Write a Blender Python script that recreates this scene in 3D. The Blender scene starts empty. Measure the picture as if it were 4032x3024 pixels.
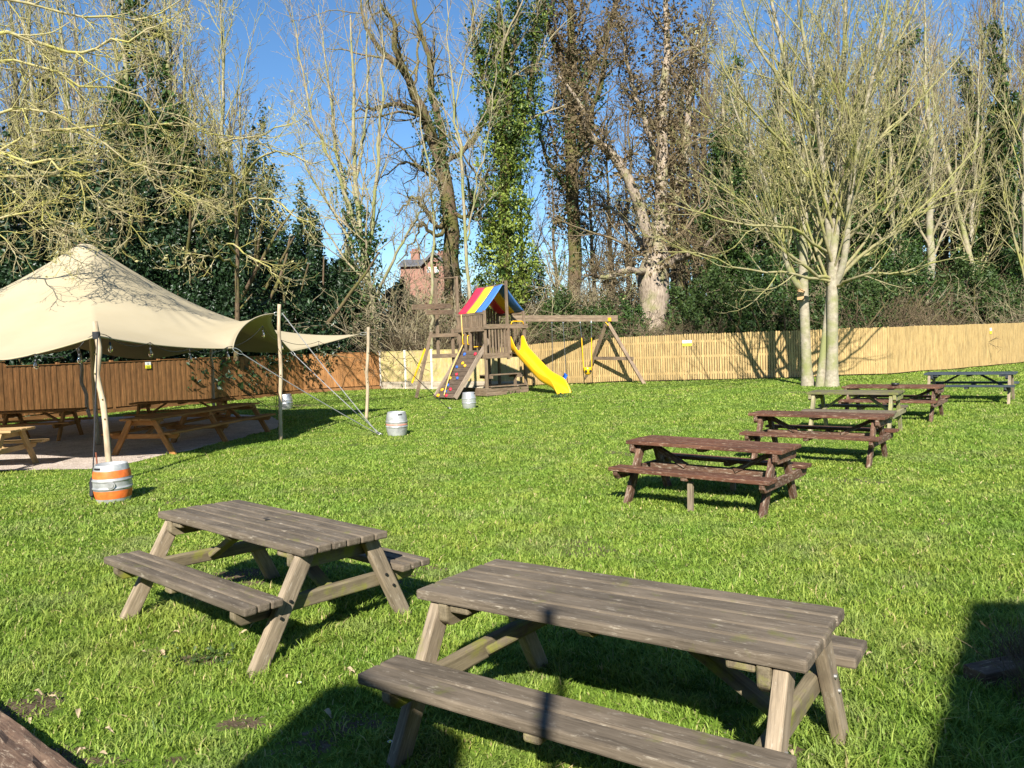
import bpy, math, random
import numpy as np
from mathutils import Vector, Matrix
R = math.radians
SC = bpy.context.scene
COL = SC.collection
rng = np.random.default_rng(7)
random.seed(7)

# ------------------------------------------------------------------ camera maths (photo pixels -> world points)
F, PITCH, ROLL, CAMH = 3031.0, 0.0483, 0.03615, 1.871
_cp, _sp = math.cos(PITCH), math.sin(PITCH)
_c, _s = math.cos(ROLL), math.sin(ROLL)
FW = np.array([0, _cp, -_sp])
RT = np.array([_c, -_s * _sp, -_s * _cp])
UP = np.cross(RT, FW)
CO = np.array([0, 0, CAMH])

def sm(a, b, x):
    t = np.clip((x - a) / (b - a), 0, 1)
    return t * t * (3 - 2 * t)

def gz(x, y):                       # height of the lawn
    x = np.asarray(x, float); y = np.asarray(y, float)
    z = .3 * sm(14, 30, y + .35 * x) * sm(-4, 6, x)
    z = z + .9 * sm(36, 70, y) + .5 * sm(30, 60, y) * sm(8, 30, x)
    return z + .012 * np.sin(x * 1.7 + y * .6) * np.sin(y * 1.3 - x * .4)

def U(px, py, Y):                   # the point seen at a pixel of the 4032x3024 photo, Y metres ahead
    d = FW + RT * ((px - 2016) / F) + UP * ((1512 - py) / F)
    return CO + d * (Y / d[1])

def G(px, py):                      # the same, on the lawn
    d = FW + RT * ((px - 2016) / F) + UP * ((1512 - py) / F)
    z = 0.0
    for _ in range(12):
        p = CO + d * ((z - CAMH) / d[2])
        z = .5 * z + .5 * float(gz(p[0], p[1]))
    return p

# ------------------------------------------------------------------ noise on the python side
def vnoise(x, y, seed=0):
    x = np.asarray(x, float); y = np.asarray(y, float)
    xi = np.floor(x).astype(np.int64); yi = np.floor(y).astype(np.int64)
    fx = x - xi; fy = y - yi
    fx = fx * fx * (3 - 2 * fx); fy = fy * fy * (3 - 2 * fy)
    def h(a, b):
        n = (a * 374761393 + b * 668265263 + seed * 974711) & 0x7fffffff
        n = ((n ^ (n >> 13)) * 1274126177) & 0x7fffffff
        return ((n ^ (n >> 16)) & 0xffff) / 65535.0
    return (h(xi, yi) * (1 - fx) + h(xi + 1, yi) * fx) * (1 - fy) + (h(xi, yi + 1) * (1 - fx) + h(xi + 1, yi + 1) * fx) * fy

# ------------------------------------------------------------------ mesh building
class MB:
    def __init__(s):
        s.v = []; s.q = []; s.t = []; s.g = []; s.qm = []; s.tm = []; s.n = 0
    def add(s, v, q=None, t=None, g=None, m=0):
        v = np.asarray(v, float).reshape(-1, 3)
        if q is not None and len(q):
            q = np.asarray(q, np.int64).reshape(-1, 4); s.q.append(q + s.n); s.qm.append(np.full(len(q), m))
        if t is not None and len(t):
            t = np.asarray(t, np.int64).reshape(-1, 3); s.t.append(t + s.n); s.tm.append(np.full(len(t), m))
        s.v.append(v); s.g.append(np.zeros_like(v) if g is None else np.asarray(g, float).reshape(-1, 3)); s.n += len(v)
        return s
    def box(s, c, d, rot=None, m=0, taper=1.0, jit=0.0):
        """box of size d at c; rot = 3x3 (columns: local axes); the grain runs along the longest side"""
        d = np.asarray(d, float); h = d / 2
        k = np.array([[-1,-1,-1],[1,-1,-1],[1,1,-1],[-1,1,-1],[-1,-1,1],[1,-1,1],[1,1,1],[-1,1,1]], float)
        l = k * h
        if taper != 1: l[4:, :2] *= taper
        if jit: l = l + rng.normal(0, jit, l.shape)
        o = np.argsort(-d)
        g = l[:, o] + rng.uniform(0, 50, 3)
        if rot is not None: l = l @ np.asarray(rot).T
        s.add(l + np.asarray(c, float), [[0,3,2,1],[4,5,6,7],[0,1,5,4],[1,2,6,5],[2,3,7,6],[3,0,4,7]], g=g, m=m)
        return s
    def bar(s, a, b, w, h, up=(0, 0, 1), m=0, jit=0):
        """bar from a to b, width w (sideways) and height h (along up)"""
        a = np.asarray(a, float); b = np.asarray(b, float); x = b - a; L = np.linalg.norm(x); x = x / L
        y = np.cross(np.asarray(up, float), x)
        if np.linalg.norm(y) < 1e-4: y = np.cross([0, 1., 0], x)
        y /= np.linalg.norm(y); z = np.cross(x, y)
        s.box((a + b) / 2, (L, w, h), np.stack([x, y, z], 1), m, jit=jit); return s
    def prism(s, poly, a, b, axis=1, m=0):
        """polygon in the plane across axis, extruded from a to b"""
        n = len(poly); o = [i for i in range(3) if i != axis]; v = np.zeros((2 * n, 3))
        for k, e in enumerate((a, b)):
            v[k*n:(k+1)*n, o[0]] = [p[0] for p in poly]; v[k*n:(k+1)*n, o[1]] = [p[1] for p in poly]; v[k*n:(k+1)*n, axis] = e
        cen = v.reshape(2, n, 3).mean(1); base = len(v); v = np.vstack([v, cen])
        q = [[i, (i+1) % n, n + (i+1) % n, n + i] for i in range(n)]
        t = [[base, (i+1) % n, i] for i in range(n)] + [[base+1, n+i, n+(i+1) % n] for i in range(n)]
        s.add(v, q, t, g=v + rng.uniform(0, 50, 3), m=m); return s
    def tube(s, pts, rad, sides=8, m=0, cap=True):
        pts = np.asarray(pts, float); rad = np.broadcast_to(np.asarray(rad, float), (len(pts),))
        v, q = tubes(pts[None], rad[None], sides)
        n = len(pts); ln = np.concatenate([[0], np.cumsum(np.linalg.norm(np.diff(pts, axis=0), axis=1))])
        a = np.linspace(0, 2 * math.pi, sides, endpoint=False)
        g = np.stack([np.repeat(ln, sides), np.tile(np.cos(a), n) * np.repeat(rad, sides), np.tile(np.sin(a), n) * np.repeat(rad, sides)], 1) + rng.uniform(0, 50, 3)
        t = []
        if cap:
            v = np.vstack([v, pts[0], pts[-1]]); g = np.vstack([g, g[0], g[-1]])
            for i in range(sides):
                j = (i + 1) % sides; b = (n - 1) * sides
                t += [[n*sides, j, i], [n*sides+1, b+i, b+j]]
        s.add(v, q, t, g=g, m=m); return s
    def lathe(s, prof, sides=32, c=(0, 0, 0), m=0):
        prof = np.asarray(prof, float); n = len(prof); a = np.linspace(0, 2 * math.pi, sides, endpoint=False)
        v = np.zeros((n, sides, 3)); v[:, :, 0] = prof[:, :1] * np.cos(a); v[:, :, 1] = prof[:, :1] * np.sin(a); v[:, :, 2] = prof[:, 1:2]
        q = [[i*sides+j, i*sides+(j+1) % sides, (i+1)*sides+(j+1) % sides, (i+1)*sides+j] for i in range(n-1) for j in range(sides)]
        v = v.reshape(-1, 3); s.add(v + np.asarray(c, float), q, g=v, m=m); return s
    def arrays(s):
        return np.vstack(s.v), (np.vstack(s.q) if s.q else np.zeros((0, 4), np.int64)), (np.vstack(s.t) if s.t else np.zeros((0, 3), np.int64))
    def mesh(s, name, mats, smooth=False, attr=True, tone=None):
        v, q, t = s.arrays()
        me = mk_mesh(name, v, q, t, smooth)
        for mt in (mats if isinstance(mats, (list, tuple)) else [mats]): me.materials.append(mt)
        mi = np.concatenate([*s.qm, *s.tm]) if (s.qm or s.tm) else np.zeros(0)
        if mi.any(): me.polygons.foreach_set('material_index', mi.astype(np.int32))
        if attr:
            a = me.attributes.new('gc', 'FLOAT_VECTOR', 'POINT'); a.data.foreach_set('vector', np.vstack(s.g).astype(np.float32).ravel())
        return me
    def build(s, name, mats, parent=None, smooth=False, bevel=0):
        o = link(name, s.mesh(name, mats, smooth), parent)
        if bevel:
            b = o.modifiers.new('bevel', 'BEVEL'); b.width = bevel; b.segments = 2; b.limit_method = 'ANGLE'
        return o

def mk_mesh(name, v, q, t, smooth=False):
    me = bpy.data.meshes.new(name)
    me.vertices.add(len(v)); me.vertices.foreach_set('co', np.asarray(v, np.float32).ravel())
    nq, nt = len(q), len(t)
    me.loops.add(nq * 4 + nt * 3)
    me.loops.foreach_set('vertex_index', np.concatenate([np.asarray(q).ravel(), np.asarray(t).ravel()]).astype(np.int32))
    me.polygons.add(nq + nt)
    me.polygons.foreach_set('loop_start', np.concatenate([np.arange(nq) * 4, nq * 4 + np.arange(nt) * 3]).astype(np.int32))
    if smooth: me.polygons.foreach_set('use_smooth', np.ones(nq + nt, bool))
    else: me.polygons.foreach_set('use_smooth', np.zeros(nq + nt, bool))
    me.update(calc_edges=True)
    return me

def tubes(pts, rad, sides):
    """pts (N,n,3), rad (N,n) -> vertices and quads of N tubes"""
    N, n, _ = pts.shape
    t = np.gradient(pts, axis=1); t /= np.linalg.norm(t, axis=2, keepdims=True) + 1e-9
    ref = np.where(np.abs(t[:, :1, 2:3]) > .8, np.array([1., .13, 0]), np.array([.1, .05, 1.]))
    u = np.cross(t, ref); u /= np.linalg.norm(u, axis=2, keepdims=True) + 1e-9
    w = np.cross(t, u)
    a = np.linspace(0, 2 * math.pi, sides, endpoint=False)
    v = pts[:, :, None] + rad[:, :, None, None] * (np.cos(a)[None, None, :, None] * u[:, :, None] + np.sin(a)[None, None, :, None] * w[:, :, None])
    i = np.arange(n - 1)[:, None]; j = np.arange(sides)[None]
    q = np.stack([i * sides + j, i * sides + (j + 1) % sides, (i + 1) * sides + (j + 1) % sides, (i + 1) * sides + j], -1).reshape(-1, 4)
    q = (q[None] + (np.arange(N) * n * sides)[:, None, None]).reshape(-1, 4)
    return v.reshape(-1, 3), q

def link(name, data, parent=None):
    o = bpy.data.objects.new(name, data); COL.objects.link(o)
    if parent is not None:
        o.parent = parent
        if parent.get('_w'): o.location = -Vector(parent.location)
    return o
def tag(o, label=None, cat=None, group=None, kind=None):
    if label: o['label'] = label
    if cat: o['category'] = cat
    if group: o['group'] = group
    if kind: o['kind'] = kind
    return o
WORLD_BUILT = []
def thing(name, label, cat, loc=(0, 0, 0), group=None, rz=0, world=False):
    """an Empty at the thing's base; world=True: its parts are given in world coordinates"""
    o = bpy.data.objects.new(name, None); COL.objects.link(o); o.location = Vector(loc); o.rotation_euler = (0, 0, rz)
    o.empty_display_size = .1
    if world: o['_w'] = 1; WORLD_BUILT.append(o)
    return tag(o, label, cat, group)
def copy_tree(o, parent=None):
    c = o.copy(); COL.objects.link(c)
    if parent is not None: c.parent = parent
    for ch in list(o.children): copy_tree(ch, c)
    return c

# ------------------------------------------------------------------ materials
class NT:
    def __init__(s, name):
        s.m = bpy.data.materials.new(name); s.m.use_nodes = True; s.t = s.m.node_tree; s.t.nodes.clear()
        s.out = s.n('ShaderNodeOutputMaterial')
    def n(s, k, **kw):
        d = s.t.nodes.new(k)
        for a, b in kw.items():
            if a.startswith('i_'):
                d.inputs[int(a[2:]) if a[2:].isdigit() else a[2:].replace('_', ' ')].default_value = b
            else: setattr(d, a, b)
        return d
    def l(s, a, b): s.t.links.new(a, b)
    def attr(s, name, out='Vector'): return s.n('ShaderNodeAttribute', attribute_name=name).outputs[out]
    def coord(s, k='Object'): return s.n('ShaderNodeTexCoord').outputs[k]
    def map(s, v, sc): 
        d = s.n('ShaderNodeMapping'); d.inputs['Scale'].default_value = sc; s.l(v, d.inputs['Vector']); return d.outputs[0]
    def noise(s, v, scale, detail=3, rough=.55, out='Fac'):
        d = s.n('ShaderNodeTexNoise'); d.inputs['Scale'].default_value = scale; d.inputs['Detail'].default_value = detail; d.inputs['Roughness'].default_value = rough
        if v is not None: s.l(v, d.inputs['Vector'])
        return d.outputs[out]
    def ramp(s, f, stops):
        d = s.n('ShaderNodeValToRGB'); e = d.color_ramp.elements
        while len(e) < len(stops): e.new(.5)
        for x, (p, c) in zip(e, stops):
            x.position = p; x.color = (*c, 1) if len(c) == 3 else c
        s.l(f, d.inputs[0]); return d.outputs[0]
    def mix(s, f, a, b, mode='MIX'):
        d = s.n('ShaderNodeMix', data_type='RGBA', blend_type=mode)
        for x, i in ((f, 0), (a, 6), (b, 7)):
            if isinstance(x, (int, float)): d.inputs[i].default_value = x
            elif isinstance(x, tuple): d.inputs[i].default_value = (*x, 1)
            else: s.l(x, d.inputs[i])
        return d.outputs[2]
    def math(s, op, a, b=0, clamp=False):
        d = s.n('ShaderNodeMath', operation=op, use_clamp=clamp)
        for x, i in ((a, 0), (b, 1)):
            if isinstance(x, (int, float)): d.inputs[i].default_value = x
            else: s.l(x, d.inputs[i])
        return d.outputs[0]
    def bump(s, h, strength=.4, dist=.01):
        d = s.n('ShaderNodeBump'); d.inputs['Strength'].default_value = strength; d.inputs['Distance'].default_value = dist; s.l(h, d.inputs['Height']); return d.outputs[0]
    def bsdf(s, col, rough=.7, normal=None, metal=0, spec=.3, trans=None, tcol=None):
        d = s.n('ShaderNodeBsdfPrincipled')
        if isinstance(col, tuple): d.inputs['Base Color'].default_value = (*col, 1)
        else: s.l(col, d.inputs['Base Color'])
        if isinstance(rough, (int, float)): d.inputs['Roughness'].default_value = rough
        else: s.l(rough, d.inputs['Roughness'])
        d.inputs['Metallic'].default_value = metal; d.inputs['Specular IOR Level'].default_value = spec
        if normal is not None: s.l(normal, d.inputs['Normal'])
        o = d.outputs[0]
        if trans:
            tr = s.n('ShaderNodeBsdfTranslucent'); c = col if tcol is None else tcol
            if isinstance(c, tuple): tr.inputs[0].default_value = (*c, 1)
            else: s.l(c, tr.inputs[0])
            mx = s.n('ShaderNodeMixShader'); mx.inputs[0].default_value = trans; s.l(o, mx.inputs[1]); s.l(tr.outputs[0], mx.inputs[2]); o = mx.outputs[0]
        s.l(o, s.out.inputs[0]); return s.m

def m_plain(name, col, rough=.6, metal=0, spec=.4, var=.15, scale=14):
    k = NT(name); f = k.noise(k.coord(), scale, 4)
    c = k.ramp(f, [(.3, tuple(x * (1 - var) for x in col)), (.7, tuple(min(1, x * (1 + var)) for x in col))])
    return k.bsdf(c, rough, k.bump(f, .08, .004), metal, spec)

def m_wood(name, c0, c1, c2, wear=None, wear_amt=.0, moss=0.0, mosscol=(.13, .14, .02), rough=.75, bump=.5, fine=1.0, ends=None):
    """weathered wood: grain along gc.x; wear = colour of bleached or peeled patches"""
    k = NT(name); gc = k.attr('gc'); ob = k.coord('Object')
    g1 = k.noise(k.map(gc, (1.6, 9, 9)), 2.2, 6, .62)
    g2 = k.noise(k.map(gc, (4, 75 * fine, 75 * fine)), 1.6, 4, .65)
    col = k.ramp(g1, [(.22, c0), (.5, c1), (.82, c2)])
    col = k.mix(k.ramp(g2, [(.30, (1, 1, 1)), (.52, (0, 0, 0))]), col, k.mix(.38, col, (0.02, .015, .01)))
    big = k.noise(gc, 1.3, 2)
    col = k.mix(.8, col, k.ramp(big, [(.3, (.72, .72, .72)), (.7, (1.25, 1.22, 1.18))]), 'MULTIPLY')
    if wear is not None:
        w = k.noise(k.map(gc, (7, 26, 26)), 1.7, 6, .75)
        wm = k.ramp(w, [(.60 - wear_amt, (0, 0, 0)), (.72 - wear_amt * .8, (.85, .85, .85))])
        col = k.mix(wm, col, wear)
    if moss:
        mo = k.noise(ob, 5, 5, .65)
        mm = k.ramp(mo, [(.66 - moss, (0, 0, 0)), (.82 - moss, (1, 1, 1))])
        mm2 = k.math('MULTIPLY', mm, .75)
        col = k.mix(mm2, col, mosscol)
    h = k.math('ADD', k.math('MULTIPLY', g2, .7), g1)
    return k.bsdf(col, rough, k.bump(h, bump, .004), 0, .25)

def m_bark(name, c0, c1, moss=(.10, .11, .03), mossamt=.25, scale=(9, 9, 2.5), bump=.8):
    k = NT(name); ob = k.coord('Object')
    f = k.noise(k.map(ob, scale), 2.0, 6, .65); b = k.noise(ob, 1.3, 4, .6)
    col = k.ramp(f, [(.3, c0), (.68, c1)])
    col = k.mix(k.ramp(b, [(.62 - mossamt, (0, 0, 0)), (.8 - mossamt, (1, 1, 1))]), col, moss)
    return k.bsdf(col, .9, k.bump(f, bump, .03), 0, .1)

def m_leaf(name, a, b, c=None, rough=.55, trans=.25, spec=.35):
    """leaf colour from the per-leaf 'tone' value and a slow drift through the crown"""
    k = NT(name); t = k.attr('tone', 'Fac')
    st = [(0.0, a), (.75, b)] + ([(1.0, c)] if c else [])
    return k.bsdf(k.ramp(t, st), rough, None, 0, spec, trans)
M = {}
M['oldwood'] = m_wood('weathered_timber', (.062, .049, .034), (.125, .100, .072), (.185, .15, .11), wear=(.30, .26, .20), wear_amt=.03, moss=.06, mosscol=(.12, .125, .025), bump=.7)
M['oldleg'] = m_wood('weathered_leg_timber', (.10, .08, .055), (.24, .19, .13), (.36, .29, .21), wear=(.42, .36, .28), wear_amt=.02, moss=.08, mosscol=(.17, .18, .02), bump=.6)
M['mossbeam'] = m_wood('mossy_beam_timber', (.085, .068, .042), (.165, .135, .085), (.24, .20, .13), moss=.17, mosscol=(.20, .215, .015), bump=.6)
M['brown'] = m_wood('brown_stained_timber', (.035, .015, .009), (.098, .041, .023), (.17, .08, .045), wear=(.34, .25, .17), wear_amt=.06, bump=.6)
M['brownleg'] = m_wood('brown_worn_leg_timber', (.035, .018, .011), (.095, .047, .028), (.19, .11, .07), wear=(.34, .28, .21), wear_amt=.09, bump=.6)
M['greyleg'] = m_wood('bare_grey_post_timber', (.13, .10, .07), (.24, .19, .13), (.34, .28, .2), bump=.5)
M['greenwood'] = m_wood('greenish_old_timber', (.06, .05, .032), (.13, .11, .07), (.21, .18, .12), moss=.2, mosscol=(.14, .155, .03), bump=.6)
M['greenleg'] = m_wood('green_tinged_leg_timber', (.12, .11, .06), (.25, .22, .13), (.36, .31, .2), moss=.15, mosscol=(.22, .24, .04), bump=.6)
M['bluewood'] = m_wood('blue_painted_timber', (.018, .024, .03), (.04, .055, .07), (.075, .095, .105), wear=(.16, .15, .12), wear_amt=.03, bump=.4)
M['bluedark'] = m_wood('dark_blue_painted_timber', (.012, .016, .022), (.02, .028, .038), (.035, .045, .055), wear=(.3, .27, .2), wear_amt=.06, bump=.4)
M['newwood'] = m_wood('new_orange_timber', (.20, .085, .022), (.33, .15, .045), (.44, .22, .08), bump=.35)
M['lightwood'] = m_wood('pale_new_timber', (.32, .20, .09), (.46, .30, .14), (.56, .38, .2), bump=.35)
M['tower'] = m_wood('play_tower_timber', (.085, .058, .037), (.18, .128, .085), (.28, .21, .145), wear=(.33, .27, .2), wear_amt=.03, moss=.07, mosscol=(.14, .13, .05), bump=.6)
M['ramp'] = m_wood('ramp_board_timber', (.05, .036, .026), (.10, .073, .052), (.15, .11, .08), bump=.5)
M['rampside'] = m_wood('ramp_side_timber', (.13, .10, .075), (.26, .20, .15), (.36, .29, .22), bump=.5)
M['picket'] = m_wood('pale_picket_timber', (.29, .185, .072), (.39, .27, .115), (.48, .345, .155), bump=.25)
M['cream'] = m_wood('cream_board_timber', (.34, .26, .11), (.44, .345, .17), (.52, .42, .22), moss=.18, mosscol=(.36, .33, .10), bump=.25)
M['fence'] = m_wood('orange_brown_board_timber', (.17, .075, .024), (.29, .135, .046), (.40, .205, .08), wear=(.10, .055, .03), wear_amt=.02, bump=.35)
M['fencedark'] = m_wood('dark_brown_board_timber', (.13, .06, .022), (.22, .105, .038), (.31, .16, .06), wear=(.09, .05, .026), wear_amt=.02, bump=.35)  # darker copy of the board colour, for nearer panels, posts and gravel boards
M['pole'] = m_wood('peeled_pole_timber', (.26, .19, .12), (.43, .34, .23), (.55, .46, .34), wear=(.16, .10, .055), wear_amt=-.05, bump=.3)
M['sleeper'] = m_wood('old_sleeper_timber', (.05, .03, .02), (.12, .075, .05), (.22, .15, .10), wear=(.36, .28, .2), wear_amt=.06, bump=.9)
M['birdbox'] = m_wood('birdbox_timber', (.35, .2, .09), (.5, .31, .15), (.6, .4, .2), bump=.2)
M['concrete'] = m_plain('pale_concrete', (.55, .52, .46), .85, var=.1)
M['bolt'] = m_plain('dark_bolt_steel', (.03, .03, .03), .5, .6)
M['boltlight'] = m_plain('bright_bolt_steel', (.55, .55, .55), .35, .9)
M['alu'] = m_plain('dull_keg_aluminium', (.50, .50, .49), .42, .75, var=.25, scale=9)
M['steel'] = m_plain('bright_keg_steel', (.52, .52, .51), .34, .6, var=.1, scale=6)
M['white_alu'] = m_plain('whitish_keg_aluminium', (.40, .40, .385), .48, .45, var=.35, scale=7)
M['orange'] = m_plain('orange_keg_paint', (.62, .135, .025), .5, 0, var=.25, scale=14)
M['pink'] = m_plain('faded_red_keg_paint', (.55, .22, .16), .5, 0)
M['hole'] = m_plain('dark_opening', (.01, .01, .01), .9)
M['yellow'] = m_plain('yellow_plastic', (.78, .42, .010), .36, 0, .5, var=.05, scale=3)
M['red'] = m_plain('red_plastic', (.55, .02, .05), .45)
M['blue'] = m_plain('blue_plastic', (.02, .10, .42), .45)
M['tarpred'] = m_plain('red_tarp', (.60, .025, .06), .55, var=.06, scale=5)
M['tarpyel'] = m_plain('yellow_tarp', (.80, .52, .03), .55, var=.06, scale=5)
M['tarpblu'] = m_plain('blue_tarp', (.05, .155, .42), .55, var=.06, scale=5)
M['ropeyel'] = m_plain('straw_rope', (.58, .40, .12), .8)
M['rope'] = m_plain('grey_webbing', (.22, .22, .22), .8)
M['ropedark'] = m_plain('black_webbing', (.02, .02, .022), .8)
M['black'] = m_plain('black_plastic', (.018, .018, .018), .4)
M['iron'] = m_plain('black_iron', (.02, .02, .02), .6, .5)
M['chain'] = m_plain('grey_chain', (.25, .25, .25), .4, .9)
M['rust'] = m_plain('rusty_bar', (.20, .06, .03), .8)
M['slate'] = m_plain('grey_slate', (.10, .10, .105), .7, var=.25, scale=6)
M['white'] = m_plain('white_paint', (.78, .78, .75), .6, var=.05)
M['signyel'] = m_plain('yellow_sign', (.85, .78, .04), .45, var=.03)
M['darktext'] = m_plain('dark_sign_print', (.10, .10, .04), .6)
M['teal'] = m_plain('teal_ornament', (.05, .38, .36), .5)
M['daisy'] = m_plain('white_petal', (.8, .8, .76), .7)
M['deadleaf'] = m_plain('dry_leaf', (.33, .25, .15), .8, var=.3)

def m_brick(name, c0, c1, mortar, scale, bw=.225, bh=.075):
    k = NT(name); b = k.n('ShaderNodeTexBrick'); k.l(k.attr('gc'), b.inputs['Vector'])
    b.inputs['Scale'].default_value = 1; b.inputs['Brick Width'].default_value = bw; b.inputs['Row Height'].default_value = bh; b.inputs['Mortar Size'].default_value = .008
    b.inputs['Color1'].default_value = (*c0, 1); b.inputs['Color2'].default_value = (*c1, 1); b.inputs['Mortar'].default_value = (*mortar, 1)
    n = k.noise(k.coord(), 3, 4)
    c = k.mix(.5, b.outputs[0], k.ramp(n, [(.3, (.75, .75, .75)), (.7, (1.2, 1.2, 1.2))]), 'MULTIPLY')
    return k.bsdf(c, .85, k.bump(b.outputs['Fac'], .3, .006))
M['redbrick'] = m_brick('red_brick', (.27, .115, .075), (.21, .09, .06), (.33, .26, .21), 1)
M['stone'] = m_brick('pale_stone_brick', (.44, .36, .26), (.30, .24, .17), (.34, .30, .24), 1, .34, .1)

def m_glass():
    k = NT('bulb_glass'); d = k.n('ShaderNodeBsdfGlass'); d.inputs['Roughness'].default_value = .02; d.inputs['IOR'].default_value = 1.2
    k.l(d.outputs[0], k.out.inputs[0]); return k.m
M['glass'] = m_glass()
M['pane'] = m_plain('window_pane', (.12, .15, .18), .08, 0, .8)

def m_canvas():
    k = NT('beige_stretch_fabric'); ob = k.coord()
    f = k.noise(ob, .55, 5, .6); s = k.noise(ob, 6, 6, .7); fine = k.noise(ob, 160, 2)
    c = k.ramp(f, [(.3, (.36, .30, .19)), (.7, (.42, .355, .235))])
    c = k.mix(k.ramp(s, [(.66, (0, 0, 0)), (.8, (.5, .5, .5))]), c, (.36, .28, .16))
    return k.bsdf(c, .75, k.bump(fine, .12, .002), 0, .2, .07, (.60, .50, .14))
M['canvas'] = m_canvas()

def m_ground():
    k = NT('lawn_soil'); ob = k.coord(); so = k.attr('soil', 'Fac'); wd = k.attr('wood', 'Fac')
    a = k.noise(ob, .45, 4, .6); b = k.noise(ob, 7, 5, .65); c = k.noise(ob, 38, 4, .7)
    g = k.ramp(b, [(.3, (.05, .085, .012)), (.55, (.105, .175, .02)), (.75, (.165, .24, .038))])
    g = k.mix(k.ramp(c, [(.35, (0, 0, 0)), (.7, (1, 1, 1))]), g, k.mix(.5, g, (.13, .19, .03)))
    g = k.mix(.9, g, k.ramp(a, [(.3, (.82, .9, .8)), (.7, (1.18, 1.08, 1.2))]), 'MULTIPLY')
    soil = k.ramp(b, [(.3, (.04, .026, .016)), (.6, (.11, .078, .05)), (.8, (.22, .17, .115))])
    soil = k.mix(k.ramp(c, [(.6, (0, 0, 0)), (.68, (1, 1, 1))]), soil, (.32, .26, .18))
    sf = k.math('ADD', so, k.math('ADD', k.math('MULTIPLY', k.math('SUBTRACT', c, .5), 1.1), k.math('MULTIPLY', k.math('SUBTRACT', b, .5), 1.2)))
    col = k.mix(k.ramp(sf, [(.42, (0, 0, 0)), (.6, (1, 1, 1))]), g, soil)
    litter = k.ramp(c, [(.3, (.045, .03, .018)), (.6, (.13, .09, .05)), (.8, (.10, .11, .03))])
    col = k.mix(wd, col, litter)
    return k.bsdf(col, .95, k.bump(c, .6, .03), 0, .1)
M['ground'] = m_ground()

def m_grass():
    k = NT('grass_blade'); t = k.attr('tone', 'Fac'); ob = k.coord()
    n = k.noise(ob, .5, 3, .6); n2 = k.noise(ob, 2.6, 4, .6)
    c = k.ramp(t, [(0, (.07, .13, .014)), (.42, (.20, .30, .042)), (.78, (.32, .42, .085)), (.93, (.38, .45, .10)), (1, (.50, .43, .22))])
    c = k.mix(.9, c, k.ramp(n, [(.3, (.82, .94, .8)), (.7, (1.22, 1.08, 1.1))]), 'MULTIPLY')
    c = k.mix(.9, c, k.ramp(n2, [(.3, (.8, .88, .8)), (.72, (1.22, 1.1, 1.1))]), 'MULTIPLY')
    n3 = k.noise(ob, 1.1, 4, .65); c = k.mix(k.ramp(n3, [(.50, (0, 0, 0)), (.72, (.55, .55, .55))]), c, (.27, .28, .12))
    return k.bsdf(c, .55, None, 0, .25, .38)
M['grass'] = m_grass()

def m_gravel():
    k = NT('pink_gravel'); ob = k.coord()
    v = k.n('ShaderNodeTexVoronoi'); v.inputs['Scale'].default_value = 42; k.l(ob, v.inputs['Vector'])
    n = k.noise(ob, 2.2, 5, .6)
    c = k.ramp(v.outputs['Color'], [(.1, (.34, .27, .22)), (.5, (.50, .42, .36)), (.9, (.64, .56, .50))])
    c = k.mix(.8, c, k.ramp(n, [(.3, (.7, .68, .64)), (.65, (1.12, 1.1, 1.08))]), 'MULTIPLY')
    return k.bsdf(c, .9, k.bump(v.outputs['Distance'], .8, .02), 0, .15)
M['gravel'] = m_gravel()

M['bark_pale'] = m_bark('pale_smooth_bark', (.20, .172, .12), (.36, .315, .235), (.20, .205, .085), .16, (5, 5, 6), .35)
M['twig_pale'] = m_bark('pale_yellow_twig_bark', (.19, .165, .085), (.33, .29, .165), (.25, .24, .075), .18, (6, 6, 6), .2)
M['twig_lichen'] = m_bark('lichen_yellow_twig_bark', (.22, .185, .10), (.42, .36, .21), (.34, .31, .09), .2, (6, 6, 6), .2)
M['bark_wood'] = m_bark('woodland_bark', (.19, .16, .10), (.35, .30, .205), (.2, .205, .08), .2, (6, 6, 2), .5)
M['twig_wood'] = m_bark('woodland_twig_bark', (.19, .155, .10), (.33, .275, .18), (.23, .21, .10), .15, (6, 6, 6), .2)
M['bark_dark'] = m_bark('dark_oak_bark', (.05, .035, .022), (.17, .12, .075), (.10, .095, .03), .2, (10, 10, 2.4), 1)
M['twig_dark'] = m_bark('dark_twig_bark', (.09, .065, .04), (.20, .15, .09), (.15, .13, .05), .2, (6, 6, 6), .2)
M['twig_brown'] = m_bark('brown_twig_bark', (.10, .072, .046), (.20, .15, .095), (.15, .125, .06), .15, (6, 6, 6), .2)
M['bark_grey'] = m_bark('grey_ridged_oak_bark', (.12, .09, .065), (.42, .34, .26), (.2, .19, .09), .12, (7, 7, 1.6), 1.0)
M['evergreen'] = m_leaf('dark_evergreen_leaf', (.008, .020, .007), (.024, .055, .017), (.055, .10, .03), .42, .12, .45)
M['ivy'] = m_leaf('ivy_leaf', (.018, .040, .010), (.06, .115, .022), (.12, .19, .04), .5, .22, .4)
M['ivy_sun'] = m_leaf('sun_toned_ivy_leaf', (.07, .11, .018), (.24, .30, .045), (.42, .46, .09), .5, .25, .4)  # brighter copy of the ivy leaf, sunlight put into its colour
M['ivy_dead'] = m_leaf('brown_dead_ivy_leaf', (.07, .05, .026), (.18, .135, .07), (.29, .22, .12), .7, .2, .15)
M['shrub'] = m_leaf('undergrowth_leaf', (.02, .04, .009), (.06, .10, .022), (.13, .17, .045), .55, .2, .3)
M['brush'] = m_leaf('brown_brush_leaf', (.06, .045, .022), (.17, .125, .06), (.28, .22, .11), .75, .2, .15)
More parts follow.
